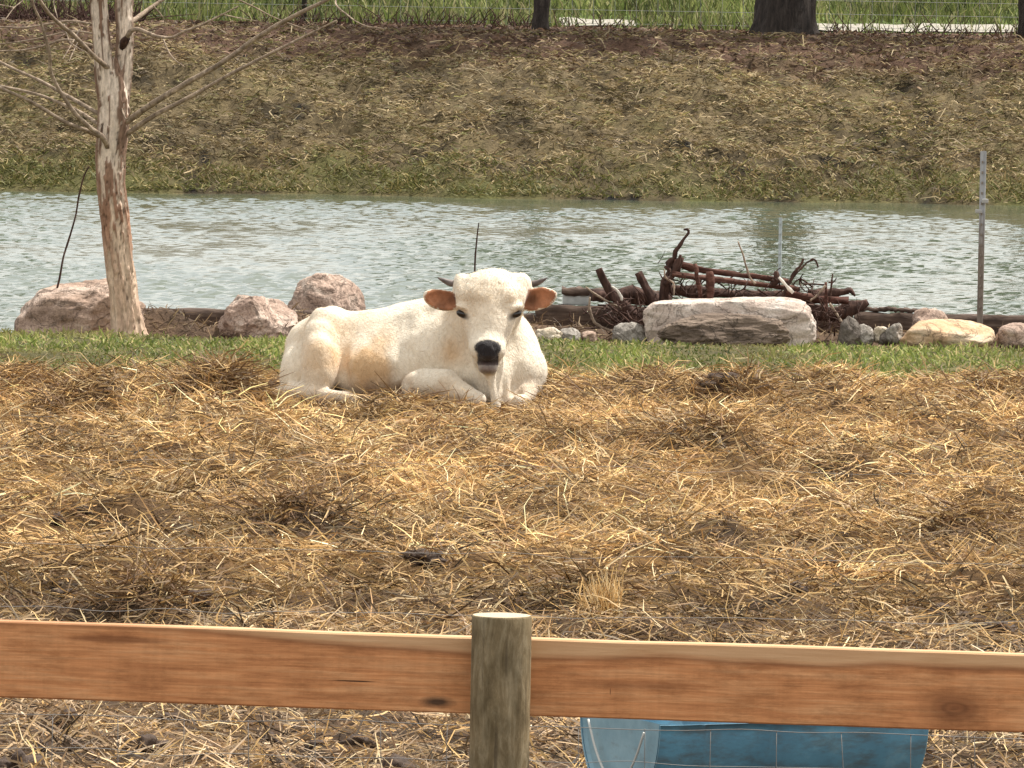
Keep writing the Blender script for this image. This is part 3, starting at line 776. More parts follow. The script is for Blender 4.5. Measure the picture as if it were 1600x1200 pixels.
# horns, eyes
g = NG("horn_material"); nn = g.noise(g.coord("Object"), 30, 3); M_HORN = g.base(g.ramp(nn, [(0.35, (0.07, 0.055, 0.052)), (0.7, (0.19, 0.155, 0.14))]), 0.5)
g = NG("eye_material"); M_EYE = g.base((0.012, 0.008, 0.007), 0.12, 0.6)
tube("horn", [(0.275, -0.34, 0.745), (0.225, -0.345, 0.755), (0.185, -0.355, 0.772), (0.155, -0.365, 0.785)], [0.023, 0.021, 0.014, 0.003], M_HORN, bull, 12)
tube("horn", [(0.715, -0.34, 0.750), (0.765, -0.345, 0.762), (0.80, -0.355, 0.778), (0.832, -0.365, 0.796)], [0.023, 0.020, 0.013, 0.003], M_HORN, bull, 12)
for s, (u0, v0) in ((1, (0.312, 0.567)), (-1, (0.638, 0.567))):
    th = np.linspace(0, 2 * np.pi, 17)[:-1]; ph = np.linspace(-np.pi / 2, np.pi / 2, 9)
    TT, PP = np.meshgrid(th, ph)
    E = np.stack([0.040 * np.cos(TT) * np.cos(PP), 0.028 * np.sin(TT) * np.cos(PP), 0.024 * np.sin(PP)], -1).reshape(-1, 3)
    a = 0.32 * s
    E = np.stack([E[:, 0] * cos(a) + E[:, 2] * sin(a), E[:, 1], -E[:, 0] * sin(a) + E[:, 2] * cos(a)], -1)
    E += np.array([u0, front_w(u0, v0) - 0.002, v0 + u0 * tilt * 0.7])
    idx = np.arange(9 * 16).reshape(9, 16); nxt = np.roll(idx, -1, axis=1)
    obj("eye", mesh_np("eye", E, np.stack([idx[:-1], nxt[:-1], nxt[1:], idx[1:]], -1).reshape(-1, 4)), M_EYE, bull)

# ------------------------------------------------------------------ boulders and stones
def ico(sub):
    import bmesh
    bm = bmesh.new(); bmesh.ops.create_icosphere(bm, subdivisions=sub, radius=1.0)
    V = np.array([v.co[:] for v in bm.verts]); T = np.array([[v.index for v in f.verts] for f in bm.faces]); bm.free()
    return V, T
ICO = {s: ico(s) for s in (3, 4, 5, 6)}
def rock(name, label, box, Yd, deep, mat, seed, p=2.4, rough=0.16, cuts=7, cat="boulder", sub=5, group=None, shear=0.0, cutd=(0.74, 0.95)):
    x0, y0, x1, y1 = box
    c = P((x0 + x1) / 2, y1, Yd)
    wd = (x1 - x0) * MPP(Yd); ht = (y1 - y0) * MPP(Yd)
    V, T = ICO[sub]; V = V.copy()
    r = (np.abs(V) ** p).sum(1) ** (-1 / p); V = V * r[:, None]
    rs = np.random.default_rng(seed)
    for _ in range(cuts):
        nrm = rs.normal(0, 1, 3); nrm[2] = abs(nrm[2]) * 0.8; nrm /= np.linalg.norm(nrm)
        dd = V @ nrm; lim = rs.uniform(*cutd) * dd.max()
        over = np.maximum(dd - lim, 0)
        V = V - nrm[None, :] * (over * 0.95)[:, None]
    nz = fbm(V[:, 0] * 1.6 + seed, V[:, 1] * 1.6, V[:, 2] * 1.6, seed=seed, oct=5, gain=0.55)
    nz += 0.4 * (0.5 - np.abs(fbm(V[:, 0] * 3.5 + seed, V[:, 1] * 3.5, V[:, 2] * 5, seed=seed + 3, oct=3)))
    V = V * (1 + rough * nz)[:, None]
    V[:, 0] += shear * V[:, 2]
    lo, hi = V.min(0), V.max(0)
    V[:, 0] = ((V[:, 0] - lo[0]) / (hi[0] - lo[0]) - 0.5) * wd
    V[:, 1] = ((V[:, 1] - lo[1]) / (hi[1] - lo[1]) - 0.5) * deep
    zz = (V[:, 2] - lo[2]) / (hi[2] - lo[2])                 # a third sits in the ground
    V[:, 2] = (zz * 1.45 - 0.45) * ht
    return obj(name, mesh_np(name, V, None, T), mat, None, label, cat, group, None, (c[0], Yd + deep * 0.15, c[2]))
S_PINK = stone_mat("pink_granite_material", [(0.24, 0.165, 0.13), (0.47, 0.345, 0.275), (0.64, 0.53, 0.445)], 4.5, 0.6)
S_TAN = stone_mat("tan_fieldstone_material", [(0.20, 0.135, 0.10), (0.43, 0.31, 0.24), (0.62, 0.50, 0.42)], 3.2, 0.5, (0.6, 0.6, 1.8))
S_PALE = stone_mat("pale_limestone_material", [(0.42, 0.32, 0.27), (0.60, 0.50, 0.43), (0.74, 0.66, 0.59)], 5.0, 0.35)
S_STREAK = stone_mat("streaked_stone_material", [(0.075, 0.055, 0.043), (0.20, 0.15, 0.115), (0.36, 0.28, 0.22)], 3.0, 0.3, (0.5, 1, 4.5), 0.9)
S_GOLD = stone_mat("golden_sandstone_material", [(0.46, 0.27, 0.14), (0.62, 0.44, 0.28), (0.70, 0.60, 0.47)], 3.0, 0.3, (0.7, 1, 1.6))
S_GREY = stone_mat("grey_stone_material", [(0.17, 0.15, 0.13), (0.34, 0.31, 0.27), (0.52, 0.48, 0.43)], 7.0, 0.5)
S_DARK = stone_mat("dark_stone_material", [(0.085, 0.072, 0.062), (0.16, 0.138, 0.118), (0.28, 0.245, 0.21)], 7.0, 0.4)
S_CREAM = stone_mat("cream_stone_material", [(0.42, 0.34, 0.24), (0.60, 0.52, 0.40), (0.72, 0.66, 0.55)], 6.0, 0.3)
rock("boulder", "big tan flat-topped boulder behind the foot of the bare tree", (18, 436, 226, 534), 51.9, 0.8, S_TAN, 3, 2.3, 0.10, 12, shear=0.30, sub=6)
rock("boulder", "small pink boulder beside the bull's rump, in front of a larger one", (336, 462, 466, 526), 52.3, 0.5, S_PINK, 8, 2.2, 0.09, 14, sub=6)
rock("boulder", "rounded pink granite boulder rising right behind the bull's back", (438, 426, 575, 528), 53.3, 0.6, S_PINK, 12, 2.2, 0.09, 14, sub=6)
rock("boulder", "long pale slab boulder with a flat top before the brush pile", (1003, 464, 1277, 535), 51.6, 0.55, S_PALE, 17, 7.0, 0.06, 4, cutd=(0.86, 0.97), sub=6)
rock("boulder", "dark streaky rounded rock leaning on the front of the pale slab", (1026, 489, 1236, 536), 51.15, 0.42, S_STREAK, 23, 2.3, 0.10, 4, sub=6)
rock("boulder", "golden domed rock in the grass beside the metal post", (1406, 499, 1556, 536), 51.3, 0.6, S_GOLD, 29, 2.3, 0.06, 3)
rock("boulder", "mottled pinkish grey rock peeking over the golden domed rock", (1422, 481, 1482, 515), 52.0, 0.3, S_PINK, 31, 2.6, 0.15, sub=4)
rock("boulder", "pale pink rock cut by the right edge of the photo", (1557, 504, 1640, 536), 51.4, 0.4, S_PINK, 37, 2.5, 0.12, 5, sub=4)
SM = [("cream flat stone in the grass just right of the bull's chest", (836, 511, 880, 531), S_CREAM, 41), ("round grey stone beside the cream flat stone near the bull", (872, 512, 908, 531), S_GREY, 42),
      ("greenish grey stone touching the left end of the pale slab", (955, 503, 1012, 533), S_GREY, 43), ("tall dark grey angular stone at the right end of the brush pile", (1308, 494, 1346, 530), S_DARK, 44),
      ("grey angular stone right of the tall dark stone", (1334, 506, 1366, 531), S_GREY, 45), ("small white stone between the grey stones", (1362, 510, 1388, 528), S_CREAM, 46),
      ("mottled white and grey stone left of the golden rock", (1384, 504, 1412, 528), S_GREY, 47), ("low dark stone at the foot of the mottled stone", (1372, 518, 1404, 534), S_DARK, 48),
      ("small tan stone low in the grass left of the root tangle", (908, 517, 934, 531), S_TAN, 49)]
for i, (lab, bx, mt, sd_) in enumerate(SM):
    rock("stone", lab, bx, 51.5 + 0.06 * (i % 3), 0.2, mt, sd_, 2.6, 0.16, 6, "stone", 4, "small stones along the pond edge")

# ------------------------------------------------------------------ timber edging of the pond
def wood_mat(name, cols, scale=(1, 8, 8), s=3.0, bump=0.6, rough=0.85):
    g = NG(name); v = g.coord("Object", scale)
    n1 = g.noise(v, s, 7, 0.65, 0.5)
    c = g.ramp(n1, [(0.3, cols[0]), (0.52, cols[1]), (0.72, cols[2])])
    n2 = g.noise(g.coord("Object"), 9, 4, 0.6)
    c = g.mix(0.55, c, g.mix(1.0, c, g.ramp(n2, [(0.35, (0.45, 0.43, 0.42)), (0.65, (1.2, 1.18, 1.15))]), 'MULTIPLY'))
    g.bump(n1, bump, 0.02); return g.base(c, rough, 0.2)
W_BEAM = wood_mat("old_timber_material", [(0.045, 0.03, 0.024), (0.10, 0.068, 0.052), (0.19, 0.14, 0.11)])
W_DRIFT = wood_mat("wet_driftwood_material", [(0.025, 0.014, 0.011), (0.065, 0.034, 0.026), (0.14, 0.08, 0.06)], (6, 6, 1.5), 4)
W_RUST = wood_mat("red_brown_log_material", [(0.04, 0.017, 0.012), (0.105, 0.045, 0.033), (0.21, 0.12, 0.09)], (2, 8, 8), 4)
W_TWIG = wood_mat("dry_twig_material", [(0.16, 0.115, 0.085), (0.30, 0.23, 0.175), (0.44, 0.36, 0.28)], (6, 6, 6), 4)
W_WHITE = wood_mat("bleached_stick_material", [(0.5, 0.46, 0.40), (0.68, 0.64, 0.58), (0.78, 0.75, 0.70)], (6, 6, 6), 4)
def beam(name, label, a, b, Yd, thick, depth, mat, sag=0.006, seed=0, cat="timber"):
    pa, pb = P(a[0], a[1], Yd), P(b[0], b[1], Yd)
    L = np.linalg.norm(pb - pa); m = 24
    t = np.linspace(-0.5, 0.5, m + 1); V = []
    rs = np.random.default_rng(seed)
    for i, tt in enumerate(t):
        for k, (sy, sz) in enumerate(((-0.5, -1), (-0.5, -0.12), (-0.42, 0), (0.42, 0), (0.5, -0.12), (0.5, -1))):
            V.append((tt * L + rs.normal(0, 0.004), sy * depth + rs.normal(0, 0.004), sz * thick + rs.normal(0, sag)))
    V = np.array(V); Q = []
    for i in range(m):
        for k in range(6):
            k2 = (k + 1) % 6
            Q.append((i * 6 + k, i * 6 + k2, (i + 1) * 6 + k2, (i + 1) * 6 + k))
    T = []
    for base, rev in ((0, 0), (m * 6, 1)):
        for k in range(1, 5):
            T.append((base, base + k, base + k + 1) if not rev else (base, base + k + 1, base + k))
    o = obj(name, mesh_np(name, V, np.array(Q)[:, ::-1], np.array(T)[:, ::-1], smooth=False), mat, None, label, cat, None, None, tuple((pa + pb) / 2))
    d = pb - pa
    o.rotation_euler = (0, -math.atan2(d[2], d[0]), 0)
    return o
beam("edging_timber", "dark brown pond edge timber running between the tree and the bull", (150, 480), (836, 491), 53.0, 0.32, 0.16, W_BEAM, seed=1)
beam("edging_timber", "dark brown edge timber right of the bull passing under the brush pile", (838, 476), (1332, 485), 53.0, 0.32, 0.16, W_BEAM, seed=2)
beam("edging_timber", "weathered edge timber behind the golden rock and metal post", (1335, 488), (1760, 498), 53.0, 0.32, 0.16, W_BEAM, seed=3)
beam("plank", "dark plank lying across a pale block left of the root tangle", (878, 449), (1040, 455), 53.12, 0.055, 0.2, W_BEAM, seed=4, cat="plank")
beam("plank", "thin grey board lying on the timber right of the brush pile", (1345, 480), (1462, 484), 53.02, 0.024, 0.14, W_BEAM, seed=6, cat="plank")
pb_ = P(901, 467, 53.12)
g = NG("pale_block_material"); nn = g.noise(g.coord("Object"), 14, 4); M_BLOCK = g.base(g.ramp(nn, [(0.3, (0.33, 0.34, 0.33)), (0.7, (0.50, 0.51, 0.49))]), 0.9)
me = box_np(None, (0.21, 0.18, 0.10), 0.012)
o = obj("block", me, M_BLOCK, None, "pale grey block under the end of the dark plank", "block", None, None, (pb_[0], 53.12, P(901, 476, 53.12)[2] + 0.05))
o.rotation_euler = (0, 0, 0.06)

# ------------------------------------------------------------------ brush pile
def stick(name, label, pts, rad, mat, Yd=52.3, dY=None, sides=10, rough=0.55, seed=0, cat="branch", group="brush pile at the pond edge", sub=5):
    n = len(pts)
    dY = [0] * n if dY is None else dY
    W = np.array([P(a, b, Yd + d) for (a, b), d in zip(pts, dY)])
    o_ = W[0].copy()
    r = np.array(rad) * MPP(Yd)
    V, Q, T = tube_np(W - o_, r, sides, sub, rough, seed)
    return obj(name, mesh_np(name, V, Q, T), mat, None, label, cat, group, None, tuple(o_))
stick("stump", "dark sawn stump leaning left at the left of the brush pile", [(935, 420), (944, 440), (955, 458), (972, 474), (992, 500), (1000, 525)], [5.5, 6.0, 6.5, 9, 15, 20], W_DRIFT, 52.2, seed=1, sides=14, cat="stump")
stick("stump", "dark forked stump standing just left of the pale slab", [(996, 426), (1004, 442), (1015, 460), (1028, 478), (1040, 500)], [5, 5.5, 7, 10, 14], W_DRIFT, 52.35, seed=2, sides=14, cat="stump")
stick("log", "mossy dark log lying behind the leaning stump", [(925, 462), (985, 463), (1050, 470)], [9, 12, 10], W_DRIFT, 52.7, [0, .1, .1], seed=3, sides=14, cat="log")
stick("branch", "tall crooked dark branch rising highest from the brush pile", [(1068, 359), (1074, 358), (1076, 364), (1068, 374), (1061, 386), (1056, 393), (1054, 404), (1047, 412), (1048, 426), (1040, 440), (1036, 485)], [1.0, 1.7, 2.0, 1.7, 2.2, 3.4, 3, 5, 5, 7, 8], W_DRIFT, 52.3, seed=4, sides=12, sub=2, rough=0.8)
stick("branch", "short broken spur jutting left from the tall crooked branch", [(1038, 416), (1044, 420), (1052, 430)], [2.2, 3, 4], W_DRIFT, 52.25, seed=44, sub=2)
stick("branch", "short broken spur pointing up beside the tall crooked branch", [(1067, 402), (1062, 412), (1056, 425)], [2.2, 4, 6], W_DRIFT, 52.28, seed=45, sub=2, rough=0.8)
stick("branch", "short thick dark stub clasping the tall crooked branch", [(1064, 398), (1058, 412), (1050, 432), (1038, 446)], [2.5, 4, 5, 4], W_DRIFT, 52.22, seed=5)
stick("log", "topmost long red-brown log slanting down right across the brush pile", [(1052, 411), (1100, 422), (1160, 430), (1232, 440)], [5.5, 5, 4, 3.5], W_RUST, 52.3, [0, .05, .1, .1], seed=6, sides=12, rough=0.4, cat="log")
stick("log", "second long red-brown log just under the topmost one", [(1050, 428), (1110, 436), (1180, 444), (1250, 452)], [4, 4.2, 4, 3.5], W_RUST, 52.2, [0, .05, .1, .1], seed=7, sides=12, rough=0.4, cat="log")
stick("log", "third long dark log lowest behind the flat slab top", [(1036, 452), (1110, 458), (1200, 462), (1290, 468)], [9, 8, 8, 7], W_DRIFT, 52.6, [0, .05, .1, .1], seed=8, sides=12, cat="log")
stick("log", "red-brown log at the right end sticking out past the slab", [(1225, 458), (1275, 466), (1326, 470)], [7, 6.5, 6], W_RUST, 52.3, seed=9, sides=12, rough=0.4, cat="log")
stick("log", "dark thick log end turned up at the far right of the pile", [(1240, 486), (1300, 488), (1335, 482), (1356, 471)], [11, 11, 9, 4], W_DRIFT, 52.35, seed=10, sides=14, cat="log")
stick("branch", "black curled branch tip above the right log end", [(1262, 458), (1290, 460), (1318, 456), (1328, 454), (1336, 463)], [6, 7, 4, 4, 1.5], W_DRIFT, 52.5, seed=11)
stick("branch", "upright reddish stake crossing the long logs near the tall branch", [(1086, 412), (1090, 438), (1096, 470)], [3, 3, 3], W_RUST, 52.05, seed=12, sub=3)
stick("branch", "second thicker upright stake right of the first one", [(1109, 424), (1110, 448), (1108, 472)], [5, 6, 5], W_RUST, 52.05, seed=13, sub=3)
stick("branch", "dark rounded stub poking above the logs below the faint post", [(1213, 424), (1214, 436), (1207, 447)], [3.5, 6, 5], W_DRIFT, 52.2, seed=14)
stick("branch", "dark thin branch forking up over the right half of the pile", [(1256, 404), (1250, 416), (1240, 428), (1232, 446), (1220, 466)], [1.4, 1.8, 2.2, 2.2, 2.2], W_DRIFT, 52.0, seed=15)
stick("branch", "black hooked twig tip arching over the water", [(1240, 432), (1258, 413), (1268, 406), (1274, 407), (1279, 418)], [1.5, 1.3, 1.7, 1.5, 1.2], W_DRIFT, 52.1, seed=16)
stick("branch", "white bleached stick slanting across the dark branches", [(1217, 433), (1228, 446), (1239, 458)], [2.0, 2.4, 2.6], W_WHITE, 51.92, seed=17, sub=2)
stick("branch", "thin pale twig standing out of the long logs", [(1153, 377), (1162, 402), (1170, 430), (1180, 444)], [0.9, 1.2, 1.6, 1.8], W_TWIG, 52.1, seed=18)
stick("branch", "needle thin upright dark twig near the right end of the pile", [(1301, 428), (1299, 446), (1296, 470)], [1.0, 1.4, 1.6], W_DRIFT, 52.0, seed=19)
stick("branch", "brown upright twig beside the needle thin one", [(1290, 441), (1291, 462), (1290, 500)], [1.8, 2.2, 2.4], W_RUST, 51.95, seed=20)
stick("branch", "pale twig sloping from the slab's right end to the ground", [(1290, 446), (1276, 462), (1266, 470)], [1.8, 1.8, 1.5], W_TWIG, 51.9, seed=21)
stick("branch", "bent pale stick propped against the right of the slab", [(1296, 474), (1306, 488), (1317, 508)], [2, 2, 2.2], W_TWIG, 51.75, seed=22)
stick("branch", "long thin pale twig bowed at the left of the root tangle", [(922, 464), (921, 482), (927, 500), (938, 510), (960, 519)], [1.3, 1.8, 2.0, 2.0, 1.5], W_TWIG, 51.9, seed=23)
stick("branch", "pale twig crossing from the dark plank into the root tangle", [(915, 448), (932, 461), (955, 474), (972, 482)], [1.2, 1.6, 1.8, 1.6], W_TWIG, 51.95, seed=24)
stick("branch", "short white twig on the roots of the leaning stump", [(955, 447), (964, 454), (970, 463), (972, 470)], [1, 1.7, 2, 1.2], W_WHITE, 51.98, seed=25)
stick("branch", "pale forked twig hanging below the tall crooked branch", [(1038, 421), (1040, 434), (1052, 443), (1053, 462)], [1, 1.4, 1.5, 1.3], W_TWIG, 51.95, seed=26)
# fine tangle nobody could count
Vs, Qs, Ts, off = [], [], [], 0
rs = np.random.default_rng(40)
def tangle(cx, cy, sx, sy, n, Yd, lmin=10, lmax=38, rr=(0.5, 1.6)):
    global off
    for _ in range(n):
        a = np.array([rs.normal(cx, sx), rs.normal(cy, sy)]); th = rs.uniform(0, 6.28); L = rs.uniform(lmin, lmax)
        d = np.array([cos(th), sin(th)]) * L; k = np.array([-d[1], d[0]]) * rs.normal(0, 0.2)
        y_ = Yd + rs.uniform(-0.3, 0.3)
        pts = [P(*(a - d / 2), y_), P(*(a + k), y_ + rs.normal(0, .08)), P(*(a + d / 2), y_ + rs.normal(0, .12))]
        r = rs.uniform(*rr) * MPP(Yd)
        V, Q, T = tube_np(pts, [r, r * 0.85, r * 0.5], 5, 3)
        Vs.append(V); Qs.append(Q + off); Ts.append(T + off); off += len(V)
tangle(972, 494, 20, 14, 75, 52.1, 16, 52)
tangle(1292, 494, 20, 14, 40, 52.0, 16, 50)
tangle(1060, 445, 16, 16, 16, 52.3, 12, 40)
tangle(1240, 448, 24, 14, 26, 52.2, 12, 44)
tangle(1130, 450, 40, 8, 40, 52.4)
obj("brush_tangle", mesh_np("brush_tangle", np.vstack(Vs), np.vstack(Qs), np.vstack(Ts)), W_DRIFT, None, "fine tangle of dark roots and twigs in the brush pile", "twigs", None, "stuff")

# ------------------------------------------------------------------ bare tree
TY = 51.3
def tree_path(lst, Yd, dy=0): return [P(a, b, Yd + dy) for a, b in lst]
root = P(201, 527, TY)
tree = empty("bare_tree", tuple(root), "leafless tree with peeling pale and brown bark beside the pond", "tree")
def bark_tube(name, pts, rad, sides, sub, seed, white, parent, flare=0):
    pts = np.asarray(pts) - root
    V, Q, T = tube_np(pts, rad, sides, sub)
    s = V[:, 2]
    th = np.arctan2(V[:, 1] - np.interp(V[:, 2], np.sort(pts[:, 2]), pts[np.argsort(pts[:, 2]), 1]), V[:, 0] - np.interp(V[:, 2], np.sort(pts[:, 2]), pts[np.argsort(pts[:, 2]), 0]))
    cx, sx_ = np.cos(th) * 1.0, np.sin(th) * 1.0
    plate = fbm(cx * 2.6 + seed, sx_ * 2.6, s * 2.6, seed=seed, oct=5, gain=0.62) + 0.55 * np.exp(-((s - 1.15) / 0.22) ** 2) - 0.12
    crack = np.abs(fbm(cx * 3.0, sx_ * 3.0 + seed, s * 1.6, seed=seed + 5, oct=4, gain=0.6))
    peel = sstep(-0.04, 0.05, plate)
    Vc_ = np.array([np.interp(V[:, 2], np.sort(pts[:, 2]), pts[np.argsort(pts[:, 2]), k]) for k in (0, 1)]).T
    rad_dir = np.stack([V[:, 0] - Vc_[:, 0], V[:, 1] - Vc_[:, 1], 0 * s], -1); rn = np.linalg.norm(rad_dir, axis=1)[:, None] + 1e-9
    disp = 0.014 * peel - 0.012 * sstep(0.10, 0.0, crack) + 0.004 * fbm(cx * 9, sx_ * 9, s * 12, seed=seed + 9, oct=2)
    V = V + rad_dir / rn * disp[:, None]
    V = V + rad_dir * (flare * (0.5 + 0.5 * np.sin(3 * th + 0.7)) * np.exp(-np.maximum(s + 0.08, 0) / 0.09))[:, None]
    up = sstep(0.6, 1.6, s)[:, None]
    pale = (np.array([0.68, 0.52, 0.39]) * (1 - up) + np.array([0.70, 0.60, 0.50]) * up)
    dark = (np.array([0.33, 0.175, 0.11]) * (1 - up) + np.array([0.21, 0.13, 0.088]) * up)
    f = fbm(cx * 6, sx_ * 6, s * 9, seed=seed + 11, oct=3)[:, None]
    k = peel[:, None] * (1 - white) + (1 - peel[:, None]) * 0
    low = sstep(0.9, 0.4, s)[:, None]
    k = np.clip(k * (1 - 0.62 * low), 0, 1)
    c = pale * (1 - k) + dark * k
    c = c * (1 + 0.22 * f) * (1 - 0.65 * sstep(0.07, 0.0, crack)[:, None])
    return obj(name, mesh_np(name, V, Q, T, col=np.clip(c, 0.01, 0.9)), M_BARK, parent)
g = NG("peeling_bark_material"); c = g.attr(); n1 = g.noise(g.coord("Object", (1, 1, 0.35)), 60, 5, 0.7)
c2 = g.mix(1.0, c, g.ramp(n1, [(0.3, (0.62, 0.6, 0.58)), (0.6, (1.08, 1.06, 1.05))]), 'MULTIPLY')
g.bump(n1, 0.6, 0.012); M_BARK = g.base(c2, 0.85, 0.2)
M_TWIG2 = wood_mat("tree_branch_material", [(0.14, 0.105, 0.078), (0.33, 0.255, 0.19), (0.54, 0.44, 0.34)], (8, 8, 8), 3)
mp = MPP(TY)
bark_tube("trunk", tree_path([(203, 548), (200, 522), (193, 460), (186, 400), (180, 340), (174, 290), (173, 240), (177, 195), (178, 155), (178, 120), (178, 90)], TY + 0.01),
          np.array([28, 22.5, 20, 20, 20, 19.5, 21, 23, 23, 16, 4]) * mp, 72, 16, 1, 0.05, tree, 0.9)
bark_tube("stem", tree_path([(174, 185), (168, 140), (162, 90), (159, 50), (155, 0), (146, -120), (144, -330)], TY - 0.01), np.array([14, 15, 13.5, 12.5, 12, 11, 6]) * mp, 44, 14, 2, 0.0, tree)
bark_tube("stem", tree_path([(184, 185), (189, 140), (194, 90), (195, 50), (194, 0), (206, -120), (228, -300)], TY + 0.03), np.array([12, 12.5, 11.5, 11, 12, 10, 5]) * mp, 44, 14, 3, 0.1, tree)
BR = [([(172, 240), (161, 216), (140, 199), (118, 178), (95, 145), (80, 115), (78, 90), (71, 58), (62, 30), (50, 0), (40, -60)], 4.6, 1.4, -.35),
      ([(158, 213), (135, 204), (100, 190), (50, 160), (0, 137), (-80, 100)], 4.0, 2.2, -.25),
      ([(155, 195), (130, 178), (110, 168), (60, 148), (0, 134), (-80, 115)], 3.4, 1.8, .2),
      ([(155, 178), (105, 150), (60, 125), (0, 97), (-80, 50)], 3.6, 1.8, .35),
      ([(173, 110), (145, 86), (115, 55), (85, 30), (62, 0), (30, -60)], 4.4, 2.0, -.4),
      ([(192, 70), (200, 55), (206, 47), (216, 46), (232, 52), (250, 58), (270, 58), (286, 50), (310, 41), (345, 24), (372, 10)], 4.6, 1.0, -.1),
      ([(255, 61), (263, 80), (274, 94), (288, 104)], 1.3, 0.7, -.1),
      ([(190, 196), (240, 161), (290, 131), (350, 96), (400, 60), (450, 30), (510, 0), (600, -50)], 5.0, 2.6, -.45),
      ([(192, 214), (240, 181), (300, 150), (360, 116), (430, 80), (490, 50), (526, 32)], 4.4, 1.2, -.2),
      ([(160, 75), (105, 62), (75, 70), (40, 78), (0, 80), (-60, 84)], 2.0, 1.2, .3),
      ([(158, 40), (112, 33), (78, 37), (40, 43), (0, 42), (-60, 40)], 1.8, 1.2, .25),
      ([(160, 58), (132, 50), (100, 51), (50, 62), (0, 69), (-60, 74)], 1.6, 1.0, .1),
      ([(124, 47), (117, 60), (108, 76), (98, 92)], 1.5, 0.7, -.3), ([(121, 67), (114, 82), (108, 96)], 1.1, 0.7, -.3),
      ([(62, -30), (36, 0), (22, 12), (6, 34)], 1.3, 0.7, -.3), ([(22, 12), (8, 9), (-20, 4)], 1.2, 0.9, -.3), ([(95, -30), (84, 0), (90, 28)], 1.3, 0.8, -.2),
      ([(560, -40), (524, 0), (545, 25), (570, 40), (603, 45)], 1.7, 0.7, -.45), ([(350, -10), (395, 10), (430, 28), (480, 47)], 1.4, 0.8, .1), ([(345, 22), (372, 28), (402, 33)], 1.1, 0.6, .1),
      ([(197, 40), (225, 20), (260, -5), (330, -50)], 4.2, 2.0, .2), ([(240, 10), (255, 28), (258, 40)], 1.3, 0.7, .1),
      ([(504, 44), (508, 30), (512, 12)], 0.9, 0.5, -.2), ([(185, 150), (196, 185), (204, 176), (206, 168)], 1.5, 0.9, -.1),
      ([(100, 38), (105, 55), (112, 68), (140, 85)], 1.0, 0.7, -.3), ([(1, 45), (4, 66)], 1.2, .8, .2), ([(24, 50), (26, 62)], 1.0, .7, .2)]
for i, (pts, r0, r1, dy) in enumerate(BR):
    n = len(pts); t = np.linspace(0, 1, n)
    W3 = np.array([P(a, b, TY + (0.12 if dy > 0 else -0.10) * min(1, k) + dy * tt * 2.2) for k, ((a, b), tt) in enumerate(zip(pts, t))]) - root
    tube("branch", W3, (r0 + (r1 - r0) * t) * mp, M_TWIG2, tree, 8, 5, 0.15, i)
# forked limbs above the picture that carry the crown on
rs = np.random.default_rng(60)
for (bx, by, bz) in ((150, -200, 0), (215, -200, 0), (152, -80, 0), (205, -130, 0), (150, -320, 0), (224, -290, 0)):
    for s in (-1, 1):
        pts = [(bx, by), (bx + s * rs.uniform(60, 110), by - rs.uniform(50, 110)), (bx + s * rs.uniform(160, 240), by - rs.uniform(140, 240))]
        tube("branch", np.array([P(a, b, TY + k * rs.normal(0, .25)) for k, (a, b) in enumerate(pts)]) - root, np.array([4, 3, 1.2]) * mp, M_TWIG2, tree, 7, 5, 0.1, 3)
# a cut branch scar
scar = P(196, 66, TY) - root
tube("branch_stub", [scar + np.array([-.02, .0, -.03]), scar + np.array([0.0, -.09, .01]), scar + np.array([0.025, -.12, .035])], [0.03, 0.03, 0.022], W_DRIFT, tree, 12, 3, 0.2, 5)
stick("stick", "thin dark stick leaning up from the flat-topped boulder", [(88, 456), (94, 430), (99, 402), (107, 376), (118, 338), (123, 308), (131, 276), (139, 260)], [1.6, 1.7, 1.5, 1.6, 1.3, 1.5, 1.3, 1.0], W_DRIFT, 51.9, [0, 0, .05, .1, .1, .1, .1, .1], seed=71, rough=0.1, cat="stick", group=None)
stick("stick", "thin dark stick standing in the water behind the bull's head", [(741, 500), (742, 415), (745, 375), (748, 348)], [1.5, 1.5, 1.2, 0.8], W_DRIFT, 53.6, seed=72, rough=0.1, cat="stick", group=None)

# ------------------------------------------------------------------ posts at the pond edge
g = NG("galvanised_post_material"); v = g.coord("Object", (8, 8, 1)); nn = g.noise(v, 6, 5, 0.7)
sep = g.node("ShaderNodeSeparateXYZ", {0: g.coord("Object")}).outputs[2]
zf = g.node("ShaderNodeMapRange", {0: g.math('ADD', sep, g.math('MULTIPLY', nn, 0.5)), 1: 0.75, 2: 1.05}).outputs[0]
cst = g.ramp(nn, [(0.35, (0.13, 0.10, 0.08)), (0.7, (0.25, 0.21, 0.175))]); cga = g.ramp(nn, [(0.35, (0.28, 0.29, 0.31)), (0.7, (0.42, 0.43, 0.45))])
g.bump(nn, 0.3, 0.005); M_TPOST = g.base(g.mix(zf, cst, cga), 0.55, 0.4)
g = NG("pale_galvanised_material"); nn = g.noise(g.coord("Object"), 12, 4); M_PALEPOST = g.base(g.ramp(nn, [(0.3, (0.36, 0.40, 0.41)), (0.7, (0.52, 0.56, 0.57))]), 0.6)
